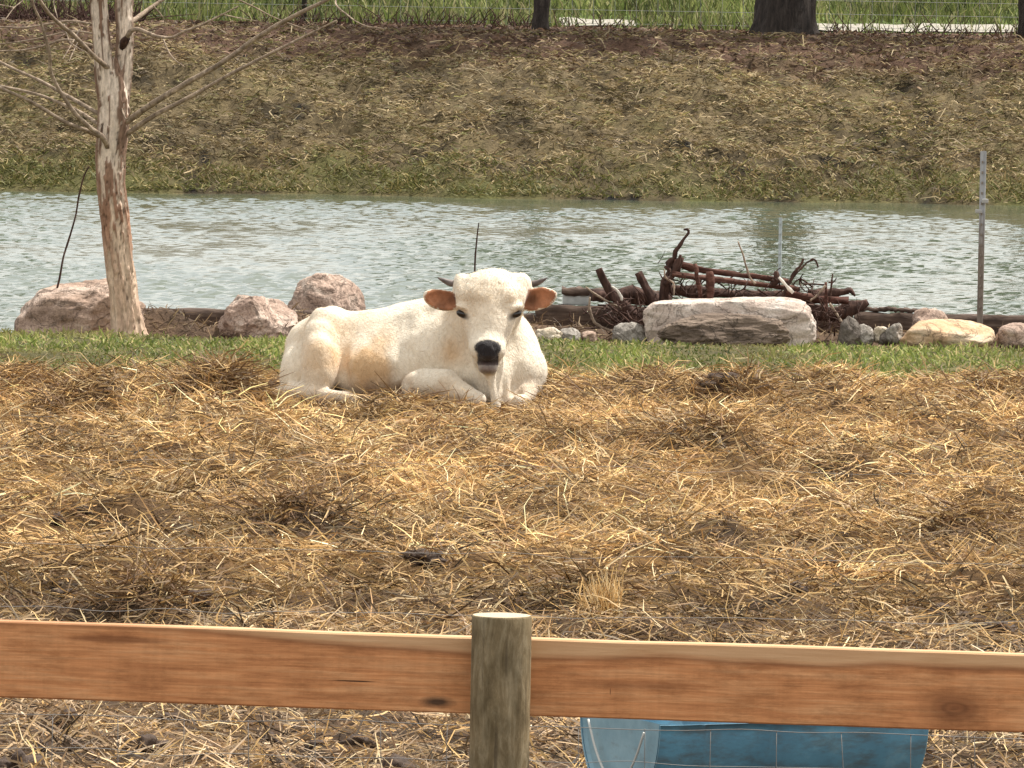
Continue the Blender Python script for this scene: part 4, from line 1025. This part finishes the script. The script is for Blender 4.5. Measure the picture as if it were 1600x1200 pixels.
def tpost(label, px, ytop, ybase, Yd, wpx, mat):
    b = P(px, ybase, Yd); hgt = (ybase - ytop) * MPP(Yd); w_ = wpx * MPP(Yd); t_ = 0.007
    root_ = empty("metal_post", tuple(b), label, "post", "metal posts at the pond edge")
    prof = [(-w_ / 2, 0), (w_ / 2, 0), (w_ / 2, t_), (t_ / 2, t_), (t_ / 2, w_ * 0.8), (-t_ / 2, w_ * 0.8), (-t_ / 2, t_), (-w_ / 2, t_)]
    ca, sa = cos(-0.35), sin(-0.35)
    V = [(x * ca - y * sa, x * sa + y * ca, z) for z in (-0.5, hgt) for x, y in prof]
    n_ = len(prof)
    me = bpy.data.meshes.new("post"); me.from_pydata(V, [], [(k, (k + 1) % n_, n_ + (k + 1) % n_, n_ + k) for k in range(n_)] + [tuple(range(n_ - 1, -1, -1)), tuple(range(n_, 2 * n_))])
    obj("post", me, mat, root_)
    sme = box_np(None, (0.012, 0.014, 0.02), 0.003); sme.materials.append(mat)
    for k in range(int(hgt / 0.08)):
        obj("stud", sme, None, root_, loc=(-0.004, -0.008, 0.06 + 0.08 * k))
    return root_
tp = tpost("grey metal post standing upright behind the golden rock", 1531, 236, 492, 52.85, 9.5, M_TPOST)
tpost("faint thin grey metal post rising behind the brush pile", 1217, 340, 470, 54.5, 5, M_PALEPOST)
g = NG("plastic_insulator_material"); M_INS = g.base((0.35, 0.35, 0.34), 0.5)
me = box_np(None, (0.05, 0.03, 0.035), 0.008); ins = obj("insulator", me, M_INS, tp, loc=(0.02, -0.03, 0.88))
me = box_np(None, (0.05, 0.03, 0.03), 0.008); ins = obj("insulator", me, M_INS, tp, loc=(-0.03, -0.03, 0.80))
# ------------------------------------------------------------------ far trees
g = NG("dark_bark_material"); n1 = g.noise(g.coord("Object", (6, 6, 1.2)), 2.2, 6, 0.7, 0.3)
g.bump(n1, 1.0, 0.12); M_DBARK = g.base(g.ramp(n1, [(0.32, (0.022, 0.018, 0.016)), (0.55, (0.06, 0.047, 0.04)), (0.75, (0.12, 0.10, 0.085))]), 0.9)
M_LEAF = strand_mat("leaf_material", 0.3, 0.6)
def far_tree(label, px, py, Yd, wpx, hgt, crown_r, seed):
    b = P(px, py, Yd); z0 = float(H(b[0], Yd)) - 0.05; b[2] = z0
    r = wpx * MPP(Yd) / 2
    t = empty("tree", tuple(b), label, "tree", "trees on the far bank")
    rs = np.random.default_rng(seed)
    top = np.array([rs.normal(0, .3), rs.normal(0, .3), hgt])
    pts = [np.array([0, 0, -0.3]), np.array([0, 0, 0.05]), np.array([0.0, 0, 0.35]), np.array([0.02, 0, 1.2]), top * 0.55, top]
    V, Q, T = tube_np(np.array(pts), np.array([1.45, 1.18, 1.02, 0.97, 0.7, 0.3]) * r, 36, 8, 0.10, seed)
    a = np.arctan2(V[:, 1], V[:, 0]); V[:, :2] *= (1 + 0.05 * np.sin(a * 17 + 3 * fbm(np.cos(a) * 3, np.sin(a) * 3, V[:, 2] * 1.2, seed=seed)))[:, None]
    obj("trunk", mesh_np("trunk", V, Q, T), M_DBARK, t)
    n = int(800 * crown_r); 
    for k in range(7):
        a = rs.uniform(0, 6.28); s = top * rs.uniform(0.55, 0.95)
        e = s + np.array([cos(a) * crown_r * .8, sin(a) * crown_r * .8, rs.uniform(0.5, 2)])
        tube("limb", [s, (s + e) / 2 + np.array([0, 0, .4]), e], [r * .35, r * .22, r * .06], M_DBARK, t, 7, 4, 0.1, k)
    q = rs.normal(0, 1, (n, 3)); q /= np.linalg.norm(q, axis=1)[:, None]
    q *= (rs.random(n) ** 0.45)[:, None]
    cl = fbm(q[:, 0] * 3 + seed, q[:, 1] * 3, q[:, 2] * 3, seed=seed, oct=3)
    q = q[cl > -0.15]; n = len(q)
    Pc = q * np.array([crown_r, crown_r, crown_r * 0.7]) + top + np.array([0, 0, 0.8])
    col = palette(n, [(0.05, 0.075, 0.025), (0.07, 0.10, 0.03), (0.09, 0.12, 0.04)], [1, 1, 1])
    V, Q, C = strands(Pc, RNG.uniform(0, 6.28, n), RNG.normal(0, 0.6, n), RNG.uniform(0.25, 0.5, n), RNG.uniform(0.15, 0.3, n), RNG.normal(0.1, 0.1, n), col)
    obj("crown", mesh_np("crown", V, Q, col=np.clip(C, 0.01, 1), smooth=False), M_LEAF, t, kind="stuff")
    return t
far_tree("thin grey trunk at the top of the picture, centre", 845, 50, 122.0, 25, 6.5, 3.0, 1)
far_tree("massive dark tree trunk at the top right of the bank", 1227, 58, 121.5, 92, 9.0, 5.0, 2)
far_tree("dark trunk just cut by the right edge of the picture", 1606, 66, 122.0, 30, 7.0, 3.0, 3)
far_tree("brown trunk beyond the left edge behind the bare tree", -260, 30, 124.0, 45, 8.0, 4.5, 4)

# low dark scrub at the foot of the meadow
Vs, Qs, Ts, off = [], [], [], 0
rs = np.random.default_rng(44)
def scrub(px0, px1, Yd, n, hmax):
    global off
    for _ in range(n):
        px = rs.uniform(px0, px1); b = P(px, 40, Yd + rs.uniform(-1.5, 1.5)); b[2] = float(H(b[0], b[1]))
        d = np.array([rs.normal(0, .5), rs.normal(0, .3), rs.uniform(0.15, 1)]) * rs.uniform(0.2, hmax)
        V, Q, T = tube_np([b, b + d * .5 + rs.normal(0, .05, 3), b + d], [0.012, 0.009, 0.005], 4, 3)
        Vs.append(V); Qs.append(Q + off); Ts.append(T + off); off += len(V)
scrub(-80, 220, 123, 520, 0.8); scrub(400, 830, 125.5, 200, 0.5); scrub(1280, 1640, 126, 120, 0.45); scrub(860, 1180, 127, 60, 0.4)
obj("scrub", mesh_np("scrub", np.vstack(Vs), np.vstack(Qs), np.vstack(Ts)), W_DRIFT, None, "low dark leafless scrub along the foot of the meadow", "scrub", None, "stuff")
# fallen sticks on the crest
stick("fallen_branch", "long pale fallen branch lying below the massive dark trunk", [(1020, 76), (1110, 80), (1200, 78), (1278, 72)], [1.4, 1.7, 1.6, 1.0], W_TWIG, 117.0, seed=81, rough=0.1, cat="branch", group=None)
stick("fallen_branch", "short brown fallen branch left of the massive dark trunk", [(1110, 62), (1150, 64), (1188, 58)], [1.2, 1.6, 1.0], W_TWIG, 119.5, seed=82, rough=0.1, cat="branch", group=None)
# wire fence behind the far trees
g = NG("dull_wire_material"); g.bsdf.inputs["Metallic"].default_value = 0.6; M_WIRE = g.base((0.30, 0.30, 0.29), 0.5)
FYd = 128.0
ff = empty("wire_mesh_fence", (0, FYd, 2.2), "thin wire mesh fence in front of the green meadow", "fence")
vm = mesh_np("wire", *tube_np([(0, 0, -0.1), (0, 0, 1.3)], [0.004, 0.004], 4, 1)[:2]); vm.materials.append(M_WIRE)
hm = mesh_np("wire", *tube_np([(-12, 0, 0), (12, 0, 0)], [0.004, 0.004], 4, 1)[:2]); hm.materials.append(M_WIRE)
for k in range(60): obj("wire", vm, None, ff, loc=(-12 + 0.4 * k + 0.2, 0, 0))
for k in range(5): obj("wire", hm, None, ff, loc=(0, 0.008, 0.1 + 0.25 * k))
pm = mesh_np("fence_post", *tube_np([(0, 0, -0.3), (0, 0, 1.4)], [0.05, 0.05], 10, 1)); pm.materials.append(M_DBARK)
for xx in (-12, -4, 4.5, 12): obj("fence_post", pm, None, ff, loc=(xx, 0.06, 0))

# ------------------------------------------------------------------ wooden fence in front
FY = 13.5; fm = MPP(FY)
fence = empty("wooden_fence", (P(784, 961, FY)[0], FY, 0), "round grey post with orange brown plank rails in the foreground", "fence")
FX0 = P(784, 961, FY)[0]; ztop = P(784, 961, FY)[2]
g = NG("weathered_post_material"); sp = g.node("ShaderNodeSeparateXYZ", {0: g.coord("Object")})
n1 = g.noise(g.coord("Object", (20, 20, 4.5)), 1.6, 8, 0.75, 0.9); n2 = g.noise(g.coord("Object", (14, 14, 8)), 1.5, 6, 0.7)
n3 = g.noise(g.coord("Object", (70, 70, 4)), 1.0, 3, 0.6)
cs_ = g.ramp(n1, [(0.28, (0.10, 0.072, 0.040)), (0.48, (0.21, 0.160, 0.095)), (0.66, (0.34, 0.28, 0.19))])
cs_ = g.mix(0.6, cs_, g.mix(1.0, cs_, g.ramp(n2, [(0.35, (0.38, 0.38, 0.30)), (0.65, (1.3, 1.3, 1.22))]), 'MULTIPLY'))
cs_ = g.mix(g.math('MULTIPLY', g.ramp(n3, [(0.60, (0, 0, 0)), (0.70, (1, 1, 1))]), 0.6), cs_, (0.05, 0.035, 0.022))
g.bump(g.math('ADD', n1, g.math('MULTIPLY', n3, 0.6)), 0.6, 0.006); M_POST = g.base(cs_, 0.9, 0.15)
g = NG("cut_end_material"); v = g.coord("Object"); ln = g.node("ShaderNodeVectorMath", {0: g.node("ShaderNodeVectorMath", {0: v, 1: (1, 1, 0)}, operation='MULTIPLY').outputs[0]}, operation='LENGTH').outputs[1]
rg = g.math('SINE', g.math('ADD', g.math('MULTIPLY', ln, 900), g.math('MULTIPLY', g.noise(v, 25), 6)))
M_CUT = g.base(g.ramp(g.math('ADD', g.math('MULTIPLY', rg, 0.25), 0.5), [(0.2, (0.42, 0.33, 0.22)), (0.8, (0.58, 0.48, 0.34))]), 0.85)
def post_mesh(hgt, r, seed):
    zz = np.concatenate([np.linspace(-0.4, hgt - 0.004, 60), [hgt]]); S = 48; th = np.arange(S) / S * 2 * np.pi
    TH_, ZZ = np.meshgrid(th, zz)
    R = r * (1 + 0.02 * fbm(np.cos(TH_) * 1.2, np.sin(TH_) * 1.2, ZZ * 1.5, seed=seed, oct=3) - 0.03 * sstep(0.06, 0, np.abs(fbm(np.cos(TH_) * 4, np.sin(TH_) * 4, ZZ * 0.7, seed=seed + 1, oct=2))))
    R[-1] *= 0.965
    V = np.stack([R * np.cos(TH_), R * np.sin(TH_), ZZ], -1).reshape(-1, 3)
    i = np.arange(len(zz) - 1)[:, None] * S; j = np.arange(S)[None, :]; j2 = (j + 1) % S
    Q = np.stack([i + j, i + j2, i + S + j2, i + S + j], -1).reshape(-1, 4)
    c0 = len(V); V = np.vstack([V, [0, 0, hgt + 0.001]]); l = (len(zz) - 1) * S
    T = np.stack([np.full(S, c0), l + np.arange(S), l + (np.arange(S) + 1) % S], -1)
    me = mesh_np("fence_post", V, Q, T); me.materials.append(M_POST); me.materials.append(M_CUT)
    mi = np.zeros(len(me.polygons), np.int32); mi[len(Q):] = 1; me.polygons.foreach_set("material_index", mi)
    sm = np.ones(len(me.polygons), bool); sm[len(Q):] = False; me.polygons.foreach_set("use_smooth", sm)
    return me
pr_ = 47.5 * fm
obj("fence_post", post_mesh(ztop, pr_, 3), None, fence)
for xx in (-2.44, 2.44): obj("fence_post", post_mesh(ztop - 0.018 * xx, pr_, 5 + int(xx)), None, fence, loc=(xx, 0, 0))
def rail_mat(name, strip0, strip_amp, knot, stain, crack, body):
    g = NG(name); v = g.coord("Object")
    sp = g.node("ShaderNodeSeparateXYZ", {0: v}); x_, z_ = sp.outputs[0], sp.outputs[2]
    grain = g.noise(g.coord("Object", (1.2, 10, 16)), 4, 7, 0.6, 0.35)
    fine = g.noise(g.coord("Object", (7, 160, 210)), 1, 4, 0.65)
    saw = g.noise(g.coord("Object", (55, 1, 1.2)), 1, 3, 0.6)
    blot = g.noise(v, 5, 6, 0.65)
    dirt = g.noise(g.coord("Object", (3, 3, 9)), 3.0, 7, 0.75)
    c = g.ramp(g.math('ADD', g.math('MULTIPLY', grain, 0.7), g.math('MULTIPLY', blot, 0.3)), body)
    c = g.mix(0.6, c, g.mix(1.0, c, g.ramp(dirt, [(0.34, (0.52, 0.48, 0.44)), (0.52, (1, 1, 1)), (0.72, (1.18, 1.2, 1.25))]), 'MULTIPLY'))
    c = g.mix(0.22, c, g.mix(1.0, c, g.ramp(saw, [(0.3, (0.75, 0.74, 0.72)), (0.7, (1.2, 1.2, 1.2))]), 'MULTIPLY'))
    c = g.mix(0.6, c, g.mix(1.0, c, g.ramp(fine, [(0.3, (0.65, 0.62, 0.6)), (0.7, (1.25, 1.25, 1.25))]), 'MULTIPLY'))
    # knot: rings and a dark heart
    kx = g.math('MULTIPLY', g.math('SUBTRACT', x_, knot[0]), 0.55); kz = g.math('SUBTRACT', z_, knot[1])
    kr = g.math('SQRT', g.math('ADD', g.math('MULTIPLY', kx, kx), g.math('MULTIPLY', kz, kz)))
    kf = g.node("ShaderNodeMapRange", {0: g.math('ADD', kr, g.math('MULTIPLY', g.math('SUBTRACT', blot, 0.5), 0.04)), 1: 0.045, 2: 0.008}).outputs[0]
    ring = g.math('SINE', g.math('MULTIPLY', g.math('ADD', kr, g.math('MULTIPLY', grain, 0.02)), 520))
    c = g.mix(g.math('MULTIPLY', kf, 0.75), c, g.mix(g.math('ADD', g.math('MULTIPLY', ring, 0.3), 0.4), (0.10, 0.035, 0.014), (0.22, 0.085, 0.035)))
    # pale sapwood along the top edge
    wav = g.node("ShaderNodeTexNoise", {"Vector": g.coord("Object", (1.7, 0, 0)), "Scale": 1.6, "Detail": 1.0}).outputs[0]
    lin = g.node("ShaderNodeMapRange", {0: x_, 1: strip0[0], 2: strip0[1], 3: strip0[2], 4: strip0[3]}).outputs[0]
    edge = g.math('SUBTRACT', z_, g.math('ADD', lin, g.math('MULTIPLY', g.math('SUBTRACT', wav, 0.5), strip_amp)))
    edge = g.math('ADD', edge, g.math('MULTIPLY', g.math('SUBTRACT', fine, 0.5), 0.004))
    sf = g.node("ShaderNodeMapRange", {0: edge, 1: -0.006, 2: 0.007}).outputs[0]
    dl = g.node("ShaderNodeMapRange", {0: g.math('ABSOLUTE', g.math('ADD', edge, 0.004)), 1: 0.010, 2: 0.0}).outputs[0]
    c = g.mix(g.math('MULTIPLY', dl, 0.55), c, (0.15, 0.055, 0.022))
    sap = g.ramp(grain, [(0.3, (0.52, 0.30, 0.15)), (0.7, (0.66, 0.43, 0.245))])
    c = g.mix(g.math('MULTIPLY', sf, 0.92), c, sap)
    for (cx_, cz_, rx_, rz_, col_, k_) in stain + crack:
        ax = g.math('DIVIDE', g.math('SUBTRACT', x_, cx_), rx_); az_ = g.math('DIVIDE', g.math('SUBTRACT', z_, cz_), rz_)
        rr_ = g.math('ADD', g.math('SQRT', g.math('ADD', g.math('MULTIPLY', ax, ax), g.math('MULTIPLY', az_, az_))), g.math('MULTIPLY', g.math('SUBTRACT', blot, 0.5), 1.6 if rz_ > 0.005 else 0.2))
        c = g.mix(g.math('MULTIPLY', g.node("ShaderNodeMapRange", {0: rr_, 1: 1.1, 2: 0.5}).outputs[0], k_), c, col_)
    g.bump(g.math('ADD', g.math('ADD', grain, g.math('MULTIPLY', saw, 0.3)), g.math('MULTIPLY', fine, 0.3)), 0.35, 0.004)
    return g.base(c, 0.75, 0.25)
def rail(xl, yl, xr, yr, hpx, mat, seed):
    RY_ = FY + pr_ + 0.021
    a, b = P(xl, yl, RY_), P(xr, yr, RY_)
    L = np.linalg.norm(b - a); hh = hpx * MPP(RY_); th_ = 0.04
    m = 60; t = np.linspace(-0.5, 0.5, m + 1) * L
    rs_ = np.random.default_rng(seed)
    wob = 0.0018 * np.array([fbm(np.array([tt * 1.5]), np.array([k * 3.7]), seed=seed, oct=3)[0] for tt in t for k in range(4)]).reshape(m + 1, 4)
    prof = []
    bv = 0.003
    for i in range(m + 1):
        tp_, bt = wob[i, 0], -hh + wob[i, 1]
        y0, y1 = -th_ / 2 + wob[i, 2], th_ / 2 + wob[i, 3]
        prof.append([(y0, bt + bv), (y0, tp_ - bv), (y0 + bv, tp_), (y1 - bv, tp_), (y1, tp_ - bv), (y1, bt + bv), (y1 - bv, bt), (y0 + bv, bt)])
    V = np.array([(t[i], y, z) for i in range(m + 1) for (y, z) in prof[i]])
    Q = [(i * 8 + k, i * 8 + (k + 1) % 8, (i + 1) * 8 + (k + 1) % 8, (i + 1) * 8 + k) for i in range(m) for k in range(8)]
    me = bpy.data.meshes.new("rail"); me.from_pydata(V.tolist(), [], [q[::-1] for q in Q] + [tuple(range(8)), tuple(range(m * 8 + 7, m * 8 - 1, -1))])
    me.validate()
    o = obj("rail", me, mat, fence, loc=tuple((a + b) / 2 - np.array([FX0, FY, 0])))
    d = b - a; o.rotation_euler = (0, -math.atan2(d[2], d[0]), 0)
    return o, a, b
BODY = [(0.26, (0.36, 0.140, 0.056)), (0.48, (0.59, 0.265, 0.110)), (0.68, (0.69, 0.37, 0.18))]
lx0, lx1 = -1100, 783
def rx_of(px, l, r): return (px - (l + r) / 2) * fm * 1.005
ML = rail_mat("left_plank_material", (rx_of(150, lx0, lx1), rx_of(735, lx0, lx1), 0.002, -0.030), 0.02, (rx_of(-600, lx0, lx1), -0.08),
              [(rx_of(692, lx0, lx1), -0.132, 0.042, 0.016, (0.035, 0.022, 0.016), 0.9), (rx_of(175, lx0, lx1), -0.030, 0.13, 0.008, (0.16, 0.055, 0.02), 0.6)],
              [(rx_of(560, lx0, lx1), -0.096, 0.05, 0.0018, (0.02, 0.01, 0.006), 0.95)], BODY)
MR = rail_mat("right_plank_material", (rx_of(833, 785, 2700), rx_of(1450, 785, 2700), -0.034, -0.026), 0.040, (rx_of(1492, 785, 2700), -0.112),
              [(rx_of(1000, 785, 2700), -0.085, 0.14, 0.012, (0.20, 0.07, 0.026), 0.45)], [(rx_of(952, 785, 2700), -0.1, 0.0012, 0.008, (0.05, 0.02, 0.01), 0.7)], BODY)
rail(lx0, 968 - 1100 * 0.0352, lx1, 968 + 783 * 0.0352, 121, ML, 5)
rail(785, 995.4, 2700, 995.4 + 1915 * 0.0326, 122, MR, 6)
# wires stapled behind the rails
wf = empty("wire_fence", (0, FY + pr_ + 0.05, 0), "thin galvanised wires strung behind the plank rails", "fence")
WYd = FY + pr_ + 0.05
g = NG("galvanised_wire_material"); g.bsdf.inputs["Metallic"].default_value = 0.7; M_GW = g.base((0.27, 0.265, 0.255), 0.65)
o_w = np.array([0, WYd, 0])
rs = np.random.default_rng(9)
def wire(p, r=0.0010):
    W3 = np.array([P(a, b, WYd) for a, b in p]) - o_w
    return tube("wire", W3, [r] * len(p), M_GW, wf, 5, 3)
def hwire(y800, slope, wob=1.5, r=0.0010):
    wire([(px, y800 + slope * (px - 800) + rs.normal(0, wob)) for px in range(-1000, 2700, 90)], r)
hwire(728, 0.022, 2.0, 0.00035); hwire(866, 0.020, 2.0, 0.00045); hwire(961, 0.0155, 2.0, 0.0006)
hwire(1134, 0.022, 1.8, 0.0008); hwire(1189, 0.022, 1.8, 0.0007); hwire(1290, 0.022, 1.8); hwire(1400, 0.022, 1.8); hwire(1520, 0.022, 1.8)
for k in range(-16, 18):
    px = 1008 + 103 * k; y0 = 1134 + 0.022 * (px - 800)
    wire([(px + rs.normal(0, 1.5) - (y - y0) * 0.006, y) for y in np.linspace(y0, 1660, 6)], 0.0008)

# ------------------------------------------------------------------ blue half-drum trough
TYd = 20.75
tc_ = P(1178, 1112, TYd)
trough = empty("feed_trough", (tc_[0], TYd, 0.0), "blue plastic half barrel trough lying behind the fence rail", "trough")
g = NG("faded_blue_plastic_material"); v = g.coord("Object"); n1 = g.noise(v, 4, 5, 0.65); n2 = g.noise(g.coord("Object", (1, 1, 3)), 9, 5, 0.7)
c = g.ramp(n1, [(0.3, (0.065, 0.16, 0.235)), (0.6, (0.105, 0.27, 0.385)), (0.8, (0.21, 0.38, 0.46))])
c = g.mix(g.math('MULTIPLY', g.ramp(n2, [(0.45, (0, 0, 0)), (0.68, (1, 1, 1))]), 0.6), c, (0.085, 0.075, 0.055))
g.bump(n2, 0.15, 0.01); M_BLUE = g.base(c, 0.5, 0.4)
g = NG("pale_blue_plastic_material"); n1 = g.noise(g.coord("Object"), 6, 5, 0.65); n2 = g.noise(g.coord("Object", (1, 1, 3)), 12, 4, 0.7)
c = g.ramp(n1, [(0.3, (0.15, 0.27, 0.34)), (0.7, (0.27, 0.42, 0.49))])
c = g.mix(g.math('MULTIPLY', g.ramp(n2, [(0.55, (0, 0, 0)), (0.75, (1, 1, 1))]), 0.4), c, (0.12, 0.11, 0.10))
M_BLUE2 = g.base(c, 0.55, 0.4)
RT, LT = 0.295, 0.90
zc = 0.30
yaw = radians(24)
trough.rotation_euler = (0, 0, yaw)
ths = np.linspace(np.pi, 2 * np.pi, 33)
xsn = np.array([-0.5, -0.47, -0.36, -0.345, -0.33, -0.12, -0.105, -0.09, 0.12, 0.135, 0.15, 0.33, 0.345, 0.36, 0.47, 0.5]) * LT
rsn = np.array([0.975, 1, 1, 1.025, 1, 1, 1.025, 1, 1, 1.025, 1, 1, 1.025, 1, 1, 0.975]) * RT
def shell(sc):
    return np.array([(x, r * sc * cos(t), zc + r * sc * sin(t)) for x, r in zip(xsn, rsn) for t in ths])
Vo, Vi = shell(1.0), shell(0.975)
m, k = len(xsn), len(ths)
Q = []
for i in range(m - 1):
    for j in range(k - 1):
        q = (i * k + j, i * k + j + 1, (i + 1) * k + j + 1, (i + 1) * k + j)
        Q.append(q[::-1]); Q.append(tuple(m * k + e for e in q))
    for j in (0, k - 1):
        q = (i * k + j, (i + 1) * k + j, m * k + (i + 1) * k + j, m * k + i * k + j); Q.append(q)
obj("shell", mesh_np("shell", np.vstack([Vo, Vi]), np.array(Q)), M_BLUE, trough)
for s in (-1, 1):
    r = RT * 0.976; x0_ = s * (0.5 * LT + 0.001)
    arc = [(r * cos(t), zc + r * sin(t)) for t in ths]
    ring = [(r * 0.93 * cos(t), zc + r * 0.93 * sin(t)) for t in ths]
    V = [(x0_, y, z) for y, z in arc] + [(x0_ - s * 0.012, y, z) for y, z in ring] + [(x0_ - s * 0.02, y, z) for y, z in arc]
    K = len(ths)
    Fq = [(j, j + 1, K + j + 1, K + j) for j in range(K - 1)] + [tuple(range(K, 2 * K))] + [tuple(range(2 * K, 3 * K))] + [(j, j + 1, 2 * K + j + 1, 2 * K + j) for j in range(K - 1)]
    me = bpy.data.meshes.new("end_panel"); me.from_pydata(V, [], Fq); me.validate()
    obj("end_panel", me, M_BLUE2, trough, label="pale weathered end of the trough" if s < 0 else None)
g = NG("rope_material"); M_ROPE = g.base((0.55, 0.55, 0.52), 0.8)
xr = -0.5 * LT - 0.012
tube("rope", [(xr, 0.20 - 0.40 * t, zc - 0.03 - 0.17 * (1 - (2 * t - 1) ** 2)) for t in np.linspace(0, 1, 9)], [0.004] * 9, M_ROPE, trough, 6, 4)

# ------------------------------------------------------------------ dark clods in the straw; the largest stands in for a straw clump's shade
CL = [(490, 948, 0.028), (1484, 850, 0.06), (1135, 640, 0.07), (560, 870, 0.035), (455, 868, 0.05), (1290, 910, 0.05), (1470, 955, 0.035), (880, 1005, 0.035), (300, 950, 0.05),
      (225, 968, 0.04), (1140, 1165, 0.03), (560, 1150, 0.04), (230, 1165, 0.045), (100, 1120, 0.04), (620, 1185, 0.04), (1560, 985, 0.05), (660, 900, 0.045), (1020, 880, 0.05), (30, 1190, 0.05), (420, 1135, 0.035)]
Vs, Ts, off = [], [], 0
rs = np.random.default_rng(77)
more = [(rs.uniform(-60, 1660), rs.uniform(830, 1230) , rs.uniform(0.010, 0.028)) for _ in range(120)]
for (px, py, r) in CL + more:
    p = G(px, py, 0.03); V, T = ICO[4 if r > 0.04 else 3]
    p[2] = float(H(p[0], p[1])) + r * 0.25
    sc = np.array([1.3, 1.1, 0.8]) * r * (1 + 0.2 * rs.normal(0, 1, 3))
    f = 1 + 0.7 * fbm(V[:, 0] * 1.8 + px, V[:, 1] * 1.8 + py, V[:, 2] * 1.8, seed=5, oct=3)
    Vs.append(V * f[:, None] * sc + p); Ts.append(T + off); off += len(V)
g = NG("wet_mud_and_shade_material"); nn = g.noise(g.coord("Object"), 60, 4, 0.7); g.bump(nn, 0.7, 0.01)
M_MUD_SHADE = g.base(g.ramp(nn, [(0.3, (0.035, 0.022, 0.016)), (0.7, (0.095, 0.062, 0.043))]), 0.8, 0.3)
obj("mud_and_shade_clods", mesh_np("mud_and_shade_clods", np.vstack(Vs), None, np.vstack(Ts)), M_MUD_SHADE, None, "dark mud and dung clods scattered through the straw", "mud", None, "stuff")
